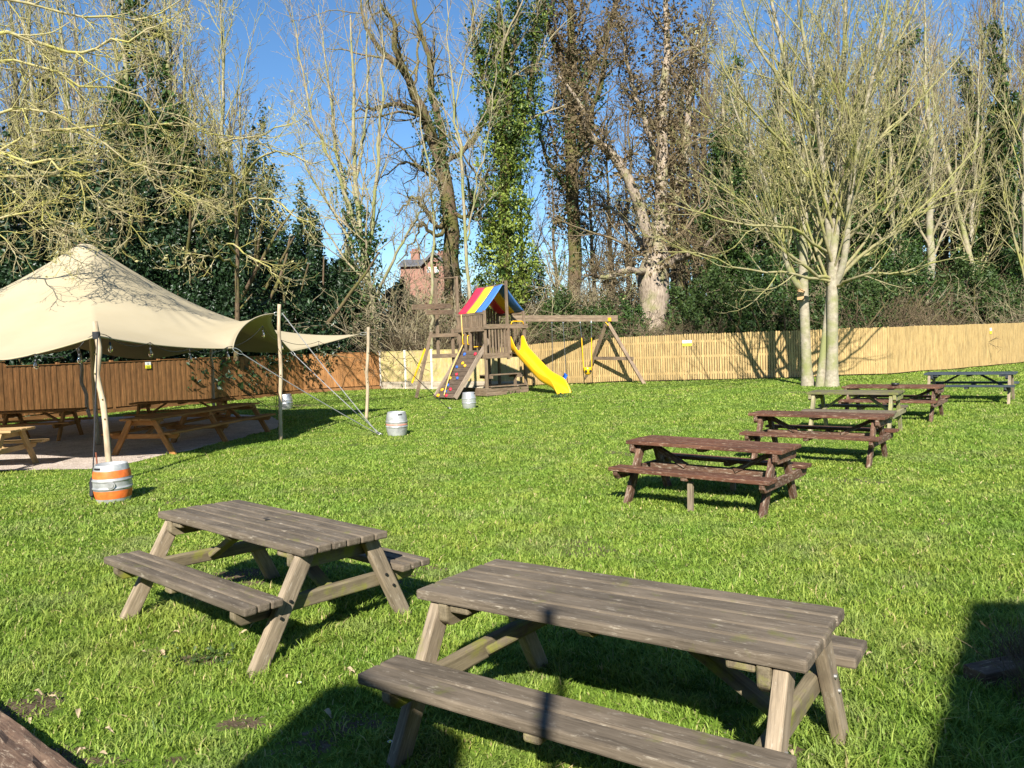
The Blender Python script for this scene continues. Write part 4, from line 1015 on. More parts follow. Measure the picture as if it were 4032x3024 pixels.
# ------------------------------------------------------------------ tree machinery
def unit(v): return v / (np.linalg.norm(v, axis=-1, keepdims=True) + 1e-9)
def grow(rg, P, D, Lg, R0, n, wander, up, tip=.35, curl=0.0):
    """branches from P along D, n segments; up bends them skywards, curl bends tips up more"""
    N = len(P); pts = np.zeros((N, n + 1, 3)); pts[:, 0] = P; d = unit(D); st = (Lg / n)[:, None]
    for k in range(n):
        d = d + rg.normal(0, wander, (N, 3)); d[:, 2] += up + curl * (k / n) ** 2; d = unit(d)
        pts[:, k + 1] = pts[:, k] + d * st
    t = np.linspace(0, 1, n + 1)[None]
    return pts, R0[:, None] * (1 - (1 - tip) * t)
def spawn(rg, pts, rad, k, t0, t1, ang, angv, lr, rr, Lpar, lmin=.0, upb=0.0, tpow=1.0):
    """k children on every branch, between t0 and t1 of its length"""
    N, n1, _ = pts.shape; n = n1 - 1
    t = t0 + (t1 - t0) * ((np.arange(k)[None] + rg.random((N, k))) / k) ** tpow
    f = t * n; i = np.minimum(f.astype(int), n - 1); u = (f - i)[..., None]; a = np.arange(N)[:, None]
    P = pts[a, i] * (1 - u) + pts[a, i + 1] * u; T = unit(pts[a, i + 1] - pts[a, i]); r = rad[a, i] * (1 - u[..., 0]) + rad[a, i + 1] * u[..., 0]
    ref = np.where(np.abs(T[..., 2:3]) > .9, np.array([1., 0, 0]), np.array([0, 0, 1.])); e1 = unit(np.cross(T, ref)); e2 = np.cross(T, e1)
    ph = rg.random((N, 1)) * 6.283 + np.arange(k)[None] * 2.4 + rg.normal(0, .5, (N, k)); al = ang + rg.normal(0, angv, (N, k))
    D = T * np.cos(al)[..., None] + (e1 * np.cos(ph)[..., None] + e2 * np.sin(ph)[..., None]) * np.sin(al)[..., None]; D[..., 2] += upb
    Lc = Lpar[:, None] * lr * (1.12 - .62 * t) * (.7 + .6 * rg.random((N, k)))
    Lc = np.maximum(Lc, lmin)
    return P.reshape(-1, 3), unit(D).reshape(-1, 3), Lc.ravel(), (r * rr).ravel()
class Tubes:
    def __init__(s): s.parts = []
    def add(s, pts, rad, sides): s.parts.append((pts, rad, sides)); return s
    def mesh(s, name, mat):
        V = []; Q = []; n = 0
        for p, r, sd in s.parts:
            v, q = tubes(p, r, sd); V.append(v); Q.append(q + n); n += len(v)
        me = mk_mesh(name, np.vstack(V), np.vstack(Q), [], True); me.materials.append(mat); return me
def spline(ctrl, n):
    """smooth curve through control points (k, m)"""
    c = np.array(ctrl, float); k = len(c); c = np.vstack([2 * c[0] - c[1], c, 2 * c[-1] - c[-2]])
    out = []
    for s in np.linspace(0, k - 1, n):
        i = min(int(s), k - 2); u = s - i; p0, p1, p2, p3 = c[i:i + 4]
        out.append(.5 * (2 * p1 + (p2 - p0) * u + (2 * p0 - 5 * p1 + 4 * p2 - p3) * u * u + (3 * p1 - p0 - 3 * p2 + p3) * u ** 3))
    return np.array(out)
def limb(ctrl, n=14, wob=0.0, rg=None):
    """ctrl rows: px, py, depth, radius -> points and radii in the world"""
    w = np.array([[*U(a, b, c), r] for a, b, c, r in ctrl]); s = spline(w, n)
    if wob: s[1:-1, :3] += rg.normal(0, wob, (n - 2, 3))
    return s[:, :3], np.maximum(s[:, 3], .004)
def leaves(name, mat, C, size, rg, flat=0.0, sizev=.35, fold=True, aspect=.62):
    """one small leaf per row of C: a folded rhomb turned any way"""
    n = len(C); a = unit(rg.normal(0, 1, (n, 3))); b = rg.normal(0, 1, (n, 3)); 
    if flat: a[:, 2] *= (1 - flat); a = unit(a)
    b = unit(b - a * (a * b).sum(1, keepdims=True)); c = np.cross(a, b)
    s = (size * np.exp(rg.normal(0, sizev, n)))[:, None]
    v = np.stack([C - a * s * .5, C + b * s * aspect * .5 + c * s * .12, C + a * s * .55, C - b * s * aspect * .5 + c * s * .12], 1)
    q = np.arange(n)[:, None] * 4 + np.arange(4)[None]
    me = mk_mesh(name, v.reshape(-1, 3), q, [], False); me.materials.append(mat)
    at = me.attributes.new('tone', 'FLOAT', 'POINT'); at.data.foreach_set('value', np.repeat(np.clip(rg.beta(2, 2.6, n), 0, 1), 4).astype(np.float32))
    return me
def cloud(rg, n, c, r, clumps=40, cr=.35, shell=.55):
    """n points gathered in clumps through an uneven ellipsoid"""
    d = unit(rg.normal(0, 1, (clumps, 3))); rad = shell + (1 - shell) * rg.random(clumps) ** .6
    k = d * rad[:, None] * (1 + rg.normal(0, .12, (clumps, 1)))
    i = rg.integers(0, clumps, n); p = k[i] + unit(rg.normal(0, 1, (n, 3))) * (rg.random((n, 1)) ** .5) * cr * (.6 + .8 * rg.random(clumps))[i][:, None]
    return np.asarray(c) + p * np.asarray(r)
def along(rg, pts, rad, n, spread, clump=7, t0=0, t1=1):
    """n leaf points wrapped round a limb, in clumps"""
    m = max(1, n // clump); f = (t0 + (t1 - t0) * rg.random(m)) * (len(pts) - 1); i = np.minimum(f.astype(int), len(pts) - 2); u = (f - i)[:, None]
    P = pts[i] * (1 - u) + pts[i + 1] * u; T = unit(pts[i + 1] - pts[i]); d = rg.normal(0, 1, (m, 3)); d = unit(d - T * (d * T).sum(1, keepdims=True))
    lump = .45 + 1.1 * vnoise(f * .9, i * 0 + 3.3, 5) 
    P = P + d * (rad[i][:, None] + spread * (rg.random((m, 1)) ** .8) * lump[:, None])
    return np.repeat(P, clump, 0) + rg.normal(0, .14, (m * clump, 3))

def tree_obj(name, label, cat, base, group, trunk, tmat, twigs=None, wmat=None, extra=()):
    root = thing(name, label, cat, base, group, world=True)
    link('trunk', trunk.mesh('trunk', M[tmat]), root)
    if twigs is not None: link('crown', twigs.mesh('crown', M[wmat]), root)
    for nm, me in extra:
        o = link(nm, me, root)
        if nm == 'buds': o['kind'] = 'stuff'
    return root

# ------------------------------------------------------------------ the two pale trees on the lawn
def twig_out(rg, tw, lp, lr_, Lp, k2=6, k3=6, k4=4, up=.05, curl=.12, r2=.55, sides=(5, 4, 3), t0=.22, ang=.62, l2=.45, l3=.45, l4=.5, rmin=.0052):
    """side branches and twigs off limbs lp (N,n,3)"""
    P, D, Lc, Rc = spawn(rg, lp, lr_, k2, t0, 1, ang, .18, l2, r2, Lp, .4, .12)
    p2, q2 = grow(rg, P, D, Lc, np.maximum(Rc, rmin * 1.4), 7, .10, up, .3, curl); tw.add(p2, q2, sides[0])
    P, D, L3, R3 = spawn(rg, p2, q2, k3, .12, 1, .65, .22, l3, .6, Lc, .25, .1)
    p3, q3 = grow(rg, P, D, L3, np.maximum(R3, rmin), 5, .12, up, .5, curl); tw.add(p3, q3, sides[1])
    if k4:
        P, D, L4, R4 = spawn(rg, p3, q3, k4, .15, 1, .7, .25, l4, .7, L3, .12, .1)
        p4, q4 = grow(rg, P, D, L4, np.maximum(R4, rmin * .8), 3, .14, up, .6, curl); tw.add(p4, q4, sides[2])
        return p3, p4
    return p3, p3

def hero(label, base_px, depth, stems, limbs, auto, seed, group, leafbuds=True, k=(7, 6, 3)):
    rg = np.random.default_rng(seed); tr = Tubes(); tw = Tubes(); tips = []
    for s in stems:
        p, r = limb(s, 22); tr.add(p[None], r[None], 14)
        ln = np.linalg.norm(np.diff(p, axis=0), axis=1).sum()
        n, t0, t1, lr_, ang = auto
        P, D, Lc, Rc = spawn(rg, p[None], r[None], n, t0, t1, ang, .12, lr_, .38, np.array([ln]), 1.2, .05)
        lp, lr2 = grow(rg, P, D, Lc, np.clip(Rc, .02, .055), 12, .035, .035, .22, .03); tw.add(lp, lr2, 6)
        tips.append(twig_out(rg, tw, lp, lr2, Lc, *k))
    if limbs:
        A = [limb(s, 13, .03, rg) for s in limbs]; lp = np.stack([a[0] for a in A]); lr2 = np.stack([a[1] for a in A]); tw.add(lp, lr2, 7)
        Lc = np.linalg.norm(np.diff(lp, axis=1), axis=2).sum(1)
        tips.append(twig_out(rg, tw, lp, lr2, Lc, k[0] + 3, k[1], k[2]))
    ex = []
    if leafbuds:
        T = np.vstack([np.vstack([a[:, -1], b[:, -1], b[:, 1]]) for a, b in tips]); T = T[rg.random(len(T)) < .75]
        ex = [('buds', leaves('buds', M['bud'], T, .042, rg, 0, .3))]
    return tree_obj('bare_tree', label, 'tree', stems[0][0] and tuple(U(*stems[0][0][:3])), group, tr, 'bark_pale', tw, 'twig_pale', ex)
D1 = 24.0
hero('pale bare tree on the lawn with a forked smooth trunk and widely fanned branches', None, D1,
     [[(3272, 1535, D1, .27), (3276, 1450, D1, .185), (3278, 1200, D1, .165), (3281, 1040, D1, .15), (3292, 820, D1, .125), (3310, 520, D1 + .2, .10), (3325, 200, D1 + .4, .07), (3335, -150, D1 + .6, .045), (3350, -480, D1 + .6, .015)],
      [(3230, 1535, D1 + .15, .17), (3240, 1400, D1 + .15, .11), (3262, 1180, D1 + .2, .09), (3268, 1000, D1 + .1, .10), (3245, 720, D1 - .2, .085), (3215, 420, D1 - .5, .065), (3160, 120, D1 - .8, .045), (3110, -250, D1 - 1, .015)],
      [(3290, 1120, D1, .12), (3325, 1010, D1 - .3, .10), (3350, 760, D1 - .6, .085), (3400, 460, D1 - 1, .065), (3470, 150, D1 - 1.4, .045), (3530, -250, D1 - 1.8, .015)]],
     [[(3275, 1100, D1, .06), (3190, 1065, D1 - .6, .05), (3060, 960, D1 - 1.4, .04), (2930, 800, D1 - 2.2, .03), (2720, 660, D1 - 3, .012)],
      [(3280, 1110, D1, .05), (3130, 1080, D1 - 1, .04), (2950, 1060, D1 - 2, .028), (2760, 1000, D1 - 3, .02), (2600, 990, D1 - 3.4, .01)],
      [(3305, 1100, D1, .07), (3390, 1010, D1 - .3, .055), (3540, 900, D1 - .8, .042), (3680, 760, D1 - 1.2, .03), (3900, 520, D1 - 1.6, .012)],
      [(3300, 1060, D1, .05), (3480, 960, D1 + .6, .04), (3660, 790, D1 + 1.2, .03), (3880, 740, D1 + 1.6, .012)],
      [(3310, 980, D1, .06), (3440, 820, D1 - 1, .05), (3580, 650, D1 - 2, .035), (3700, 420, D1 - 3, .012)],
      [(3270, 880, D1, .055), (3130, 740, D1 + .4, .045), (2950, 560, D1 + .8, .032), (2720, 420, D1 + 1.2, .012)],
      [(3240, 760, D1, .05), (3080, 560, D1 - 1, .04), (2920, 380, D1 - 2, .028), (2800, 180, D1 - 2.6, .012)],
      [(3300, 760, D1, .06), (3420, 590, D1 + .6, .05), (3600, 420, D1 + 1, .035), (3800, 200, D1 + 1.4, .012)],
      [(3220, 520, D1, .05), (3080, 330, D1 - .5, .04), (2960, 120, D1 - 1, .028), (2880, -120, D1 - 1, .012)],
      [(3310, 560, D1, .05), (3440, 340, D1 - .5, .042), (3560, 120, D1 - 1, .03), (3700, -150, D1 - 1.2, .012)],
      [(3290, 1130, D1, .05), (3380, 1090, D1 - 1.2, .04), (3560, 1070, D1 - 2.2, .028), (3800, 1010, D1 - 3, .012)],
      [(3270, 1000, D1, .05), (3120, 900, D1 - 1.6, .04), (2900, 880, D1 - 2.6, .028), (2640, 800, D1 - 3.4, .012)]],
     (24, .28, .97, .36, .60), 11, 'pale bare trees on the lawn', k=(7, 5, 2))
D2 = 24.6
hero('pale mossy bare tree on the lawn with a bird box on its trunk', None, D2,
     [[(3182, 1540, D2, .24), (3176, 1440, D2, .165), (3168, 1240, D2, .15), (3163, 1090, D2, .145), (3165, 760, D2, .115), (3142, 500, D2 + .2, .095), (3112, 330, D2 + .3, .08), (3070, 150, D2 + .5, .06), (3010, -120, D2 + .8, .03)],
      [(3164, 1150, D2, .10), (3130, 1110, D2 - .2, .085), (3095, 1030, D2 - .3, .075), (3055, 880, D2 - .5, .06), (3015, 720, D2 - .7, .05), (2900, 450, D2 - 1, .03), (2830, 200, D2 - 1.4, .012)]],
     [[(3160, 900, D2, .05), (3040, 700, D2 + .8, .04), (2900, 600, D2 + 1.5, .028), (2700, 520, D2 + 2, .012)],
      [(3165, 1000, D2, .05), (3230, 860, D2 + 1, .04), (3300, 640, D2 + 1.8, .03), (3420, 380, D2 + 2.4, .012)]],
     (18, .32, .96, .34, .60), 12, 'pale bare trees on the lawn', k=(6, 5, 2))
# bird box
bp = U(3152, 1162, 24.42)
bb = thing('bird_box', 'small wooden bird box fixed to the mossy pale trunk', 'bird box', bp, rz=R(-22))
mb = MB(); mb.prism([(-.10, -.15), (.10, -.15), (.10, .12), (.0, .17), (-.10, .12)], -.09, .09, axis=1); mb.build('box', M['birdbox'], bb)
mb = MB(); mb.bar((-.135, 0, .11), (0.005, 0, .19), .24, .016); mb.bar((.135, 0, .11), (-.005, 0, .19), .24, .016); mb.build('roof', M['birdbox'], bb)
mb = MB(); mb.tube([(0, -.094, .03), (0, -.088, .03)], .02, 14); mb.build('entrance_hole', M['hole'], bb)

# ------------------------------------------------------------------ trees beyond the fence, one by one
def gnarly(label, name, limbs, tmat, wmat, seed, k=(6, 5, 3), wander=.2, up=.01, rmin=.012, ivy=None, group=None, twig_l=(.5, .5, .5), trunk_sides=12, curl=0.02, ang=.8, deadleaf=0):
    rg = np.random.default_rng(seed); tr = Tubes(); tw = Tubes(); A = []
    for s in limbs:
        p, r = limb(s, 22, .05, rg); A.append((p, r)); tr.add(p[None], r[None], trunk_sides)
    lp = np.stack([a[0] for a in A]); lr_ = np.stack([a[1] for a in A]); Lc = np.linalg.norm(np.diff(lp, axis=1), axis=2).sum(1)
    P, D, L2, R2 = spawn(rg, lp, lr_, k[0], .3, 1, ang, .2, .30, .45, Lc, .9, .15)
    p2, q2 = grow(rg, P, D, L2, np.clip(R2, rmin * 1.6, .09), 9, wander, up, .3, curl); tw.add(p2, q2, 5)
    P, D, L3, R3 = spawn(rg, p2, q2, k[1], .12, 1, .8, .25, twig_l[0], .6, L2, .5, .12)
    p3, q3 = grow(rg, P, D, L3, np.maximum(R3, rmin), 6, wander, up, .45, curl); tw.add(p3, q3, 4)
    tips = p3
    if k[2]:
        P, D, L4, R4 = spawn(rg, p3, q3, k[2], .15, 1, .8, .25, twig_l[1], .7, L3, .3, .1)
        p4, q4 = grow(rg, P, D, L4, np.maximum(R4, rmin * .75), 4, wander, up, .6, curl); tw.add(p4, q4, 3); tips = p4
    ex = []
    for nm, mt, items in (ivy or []):
        C = np.vstack([along(rg, *A[i], n, sp, 7, t0, t1) for i, n, sp, t0, t1 in items])
        ex.append((nm, leaves(nm, M[mt], C, .15, rg)))
    if deadleaf:
        T = tips.reshape(-1, 3); T = T[rg.integers(0, len(T), deadleaf)] + rg.normal(0, .08, (deadleaf, 3)); ex.append(('dead_leaves', leaves('dead_leaves', M['ivy_dead'], T, .065, rg)))
    return tree_obj(name, label, 'tree', tuple(A[0][0][0]), group, tr, tmat, tw, wmat, ex)
TG_ = 'tall trees beyond the fence'
# slender many stemmed tree left of the play tower
d = 40
gnarly('slender pale tree with many upright stems beyond the fence, left of the dark oak', 'bare_tree',
       [[(1497, 1420, d, .22), (1485, 1280, d, .19), (1452, 1120, d, .17), (1420, 950, d, .15), (1400, 700, d, .11), (1390, 400, d, .08), (1380, 60, d, .04)],
        [(1440, 1060, d, .11), (1465, 900, d - .3, .10), (1490, 600, d - .6, .08), (1510, 300, d - .8, .05), (1500, -50, d - 1, .02)],
        [(1425, 980, d, .11), (1370, 800, d + .4, .10), (1320, 560, d + .8, .08), (1290, 300, d + 1, .05), (1255, 20, d + 1, .02)],
        [(1420, 940, d, .09), (1335, 700, d - .5, .08), (1240, 480, d - 1, .06), (1190, 250, d - 1.4, .04), (1150, 40, d - 1.6, .015)],
        [(1450, 1100, d, .09), (1350, 900, d + .8, .07), (1230, 700, d + 1.6, .05), (1180, 560, d + 2, .02)],
        [(1470, 1180, d, .09), (1560, 1000, d - .8, .07), (1640, 860, d - 1.4, .05), (1700, 760, d - 2, .02)],
        [(1405, 700, d, .07), (1440, 450, d + .5, .06), (1445, 150, d + .8, .04), (1440, -100, d + 1, .02)]],
       'bark_wood', 'twig_wood', 21, (13, 7, 3), .06, .06, .011, [('ivy', 'ivy', [(0, 1700, .55, .1, .62), (1, 500, .35, 0, .3), (2, 600, .45, 0, .4)])], TG_, ang=.5, curl=.06)
# dark gnarled oak
d = 44
gnarly('dark gnarled oak with crooked limbs against the sky beyond the fence', 'oak_tree',
       [[(1785, 1420, d, .55), (1782, 1200, d, .50), (1775, 1000, d, .45), (1768, 800, d, .42), (1740, 640, d, .40), (1690, 520, d, .34), (1640, 400, d, .26), (1590, 280, d, .20), (1510, 220, d, .15), (1450, 120, d, .10), (1420, -20, d, .05)],
        [(1690, 520, d, .26), (1660, 430, d - .4, .22), (1610, 320, d - .7, .19), (1560, 200, d - 1, .17), (1550, 100, d - 1, .13), (1500, 20, d - 1, .08)],
        [(1740, 640, d, .26), (1740, 520, d + .5, .22), (1700, 380, d + .8, .20), (1690, 230, d + 1, .16), (1650, 110, d + 1.2, .12), (1620, -40, d + 1.4, .06)],
        [(1700, 500, d, .17), (1640, 440, d - 1, .15), (1560, 410, d - 1.6, .13), (1490, 425, d - 2, .10), (1400, 440, d - 2.2, .04)],
        [(1775, 830, d, .15), (1730, 890, d - .8, .13), (1690, 850, d - 1.4, .12), (1640, 780, d - 2, .10), (1600, 800, d - 2.4, .06), (1560, 850, d - 2.6, .03)],
        [(1780, 860, d, .13), (1720, 930, d - 1, .11), (1660, 880, d - 2, .09), (1640, 930, d - 2.4, .05), (1560, 1040, d - 3, .03)],
        [(1740, 640, d, .17), (1830, 590, d + .5, .15), (1900, 480, d + 1, .12), (1960, 350, d + 1.4, .06)],
        [(1770, 840, d, .12), (1840, 850, d - .6, .11), (1890, 760, d - 1, .08), (1930, 640, d - 1.4, .04)],
        [(1755, 780, d, .10), (1700, 700, d + .8, .08), (1600, 640, d + 1.4, .06), (1500, 700, d + 1.8, .03)]],
       'bark_dark', 'twig_dark', 22, (9, 6, 3), .22, .02, .012, [('ivy', 'ivy', [(0, 1500, .45, .15, .55), (2, 700, .4, .0, .5), (0, 600, .6, 0, .3)])], TG_, ang=.85)
# slim young tree in front
d = 39
gnarly('slim young pale tree rising beside the ivy column beyond the fence', 'bare_tree',
       [[(1870, 1400, d, .10), (1845, 1150, d, .09), (1832, 900, d, .08), (1822, 650, d, .07), (1795, 480, d, .06), (1770, 250, d, .04), (1760, 0, d, .02)],
        [(1700, 1380, d - .5, .085), (1697, 1200, d - .5, .08), (1706, 1000, d - .4, .07), (1700, 760, d - .3, .055), (1670, 560, d, .04), (1640, 350, d, .02)],
        [(1836, 950, d, .05), (1880, 700, d - .4, .04), (1930, 480, d - .8, .03), (1960, 200, d - 1, .015)],
        [(1824, 700, d, .05), (1800, 420, d + .4, .04), (1850, 150, d + .6, .03), (1880, -80, d + .8, .015)]],
       'bark_wood', 'twig_wood', 23, (9, 5, 3), .07, .05, .011, None, TG_, ang=.55, curl=.05)
# ivy column
d = 43
gnarly('tall tree wrapped in yellow green ivy coloured as if sunlit, behind the striped tower roof', 'ivy_tree',
       [[(1990, 1420, d, .40), (1990, 1100, d, .36), (1985, 800, d, .32), (1990, 500, d, .26), (1975, 250, d, .18), (1960, 0, d, .12), (1955, -200, d, .05)],
        [(1985, 760, d, .2), (2040, 560, d + .5, .17), (2090, 330, d + 1, .13), (2110, 80, d + 1.4, .09), (2120, -150, d + 1.6, .04)],
        [(1988, 640, d, .16), (1930, 420, d - .4, .13), (1880, 200, d - .8, .09), (1850, -50, d - 1, .04)],
        [(1995, 900, d, .13), (1900, 860, d - .8, .11), (1860, 780, d - 1.2, .08), (1830, 640, d - 1.6, .03)],
        [(2000, 560, d, .14), (2010, 300, d - .8, .11), (2040, 50, d - 1.2, .08), (2060, -200, d - 1.4, .03)]],
       'bark_dark', 'twig_wood', 24, (9, 6, 3), .12, .04, .011,
       [('sun_toned_ivy', 'ivy_sun', [(0, 11000, 1.25, 0, .36), (0, 6000, 1.0, .36, .8), (1, 2200, .7, 0, .8), (2, 900, .5, 0, .7)]), ('ivy', 'ivy', [(0, 5200, 1.15, .1, .8), (1, 3000, .95, 0, .9), (2, 1600, .6, 0, .8), (3, 600, .5, 0, .8), (4, 1400, .6, 0, .9)])], TG_, ang=.6)
# brown dead ivy tree
d = 47
gnarly('tall tree clad in brown dead ivy between the ivy column and the fat oak', 'ivy_tree',
       [[(2262, 1420, d, .45), (2260, 1050, d, .42), (2255, 800, d, .40), (2250, 560, d, .36), (2248, 300, d, .28), (2245, 60, d, .2), (2250, -200, d, .1)],
        [(2255, 420, d, .24), (2330, 250, d + .6, .2), (2400, 100, d + 1, .15), (2450, -100, d + 1.4, .07)],
        [(2252, 330, d, .18), (2180, 160, d - .5, .15), (2140, 20, d - 1, .1), (2120, -150, d - 1, .05)],
        [(2250, 640, d, .14), (2340, 420, d - 1, .12), (2380, 250, d - 1.4, .09), (2400, 60, d - 1.6, .04)],
        [(2245, 760, d, .13), (2150, 620, d + .6, .11), (2110, 440, d + 1, .08), (2090, 250, d + 1.2, .04)]],
       'bark_dark', 'twig_brown', 25, (10, 6, 3), .16, .03, .013,
       [('dead_ivy', 'ivy_dead', [(0, 9500, 1.15, .25, 1), (1, 3200, .9, 0, 1), (2, 1500, .7, 0, .9)]), ('ivy', 'ivy', [(0, 3000, 1.2, .15, .75), (3, 500, .5, 0, .7), (4, 500, .5, 0, .7)])], TG_, ang=.7, deadleaf=1200)
# fat old oak and its limbs
d = 42
gnarly('fat old oak with a ridged grey trunk just beyond the picket fence', 'oak_tree',
       [[(2555, 1420, d, .95), (2565, 1300, d, .78), (2572, 1180, d, .80), (2575, 1080, d, .86), (2590, 960, d, .50), (2600, 780, d, .33), (2610, 560, d, .27), (2615, 300, d, .21), (2625, 50, d, .14), (2630, -200, d, .1)],
        [(2570, 1000, d, .34), (2530, 860, d - .6, .30), (2470, 700, d - 1, .26), (2380, 580, d - 1.4, .21), (2310, 520, d - 1.6, .15), (2280, 400, d - 1.8, .10), (2200, 300, d - 2, .04)],
        [(2590, 960, d, .30), (2660, 780, d + .5, .26), (2700, 560, d + .8, .2), (2720, 300, d + 1, .14), (2760, 60, d + 1.2, .06)],
        [(2560, 1080, d, .20), (2490, 1060, d - 1.5, .17), (2400, 1090, d - 2.4, .12), (2300, 1080, d - 3.2, .06)],
        [(2600, 1060, d, .24), (2680, 1010, d - 1.4, .20), (2760, 980, d - 2.2, .13), (2840, 900, d - 3, .05)],
        [(2565, 1050, d, .17), (2500, 920, d + 1, .14), (2420, 830, d + 1.6, .10), (2340, 800, d + 2, .05)],
        [(2600, 700, d, .17), (2540, 480, d - .6, .14), (2480, 300, d - 1, .10), (2440, 80, d - 1.4, .05)]],
       'bark_grey', 'twig_brown', 26, (12, 7, 4), .2, .02, .012,
       [('dead_ivy', 'ivy_dead', [(0, 7500, 1.1, .35, 1), (2, 2600, .8, .1, 1), (1, 1500, .6, .2, 1), (6, 1200, .6, .2, 1)])], TG_, ang=.85, deadleaf=16000, trunk_sides=18)

# ------------------------------------------------------------------ woodland trees: a few grown, then copied with other turns and sizes
def proto_tree(seed, H, r, tmat, wmat, fan, ivyn=0, ivmat='ivy', k=(16, 7, 6), t0=.25, lr_=.28, lean=.03, rmin=.013):
    rg = np.random.default_rng(seed); n = 18; t = np.linspace(0, 1, n); pts = np.zeros((n, 3)); pts[:, 2] = t * H - .2
    pts[:, 0] = np.cumsum(rg.normal(0, lean, n)) * H / n * 2; pts[:, 1] = np.cumsum(rg.normal(0, lean, n)) * H / n * 2; pts[:, :2] -= pts[0, :2]
    rad = r * (1 - .86 * t ** 1.1); rad[0] *= 1.35; tr = Tubes().add(pts[None], rad[None], 10); tw = Tubes()
    P, D, Lc, Rc = spawn(rg, pts[None], rad[None], k[0], t0, .98, fan, .14, lr_, .42, np.array([H]), 1.0, .05)
    lp, lr2 = grow(rg, P, D, Lc, np.clip(Rc, .022, .1), 10, .07, .05, .25, .05); tw.add(lp, lr2, 5)
    P, D, L2, R2 = spawn(rg, lp, lr2, k[1], .15, 1, .6, .2, .4, .55, Lc, .5, .12); p2, q2 = grow(rg, P, D, L2, np.maximum(R2, rmin), 6, .10, .04, .4, .05); tw.add(p2, q2, 4)
    P, D, L3, R3 = spawn(rg, p2, q2, k[2], .15, 1, .65, .2, .45, .6, L2, .3, .1); p3, q3 = grow(rg, P, D, L3, np.maximum(R3, rmin * .8), 4, .12, .03, .6, .05); tw.add(p3, q3, 3)
    out = [('trunk', tr.mesh('trunk', M[tmat])), ('crown', tw.mesh('crown', M[wmat]))]
    if ivyn:
        C = along(rg, pts, rad, ivyn, .75, 7, 0, .72); C2 = np.vstack([along(rg, lp[i], lr2[i], ivyn // 40, .3, 6, 0, .5) for i in range(0, len(lp), 2)])
        out.append(('ivy', leaves('ivy', M[ivmat], np.vstack([C, C2]), .16, rg)))
    return out
PT = {'slim': proto_tree(31, 17, .20, 'bark_wood', 'twig_wood', .55), 'pale': proto_tree(32, 18, .24, 'bark_pale', 'twig_wood', .5, k=(18, 7, 6)),
      'ivied': proto_tree(33, 17, .26, 'bark_wood', 'twig_wood', .6, 11000), 'brown': proto_tree(34, 16, .25, 'bark_dark', 'twig_brown', .75, 1500, 'ivy_dead', k=(18, 8, 6)),
      'up': proto_tree(35, 18, .17, 'bark_pale', 'twig_pale', .38, 0, k=(22, 7, 5), t0=.15, lr_=.34)}
def place_tree(kind, label, px, depth, sc=1.0, lean=(0, 0), name='woodland_tree', group='woodland trees beyond the fence'):
    p = U(px, 1400, depth); z = float(gz(p[0], p[1]))
    root = thing(name, label, 'tree', (p[0], p[1], z), group)
    for nm, me in PT[kind]: o = link(nm, me, root)
    root.rotation_euler = (lean[0], lean[1], random.uniform(0, 6.28)); root.scale = (sc, sc, sc * random.uniform(.95, 1.08)); return root
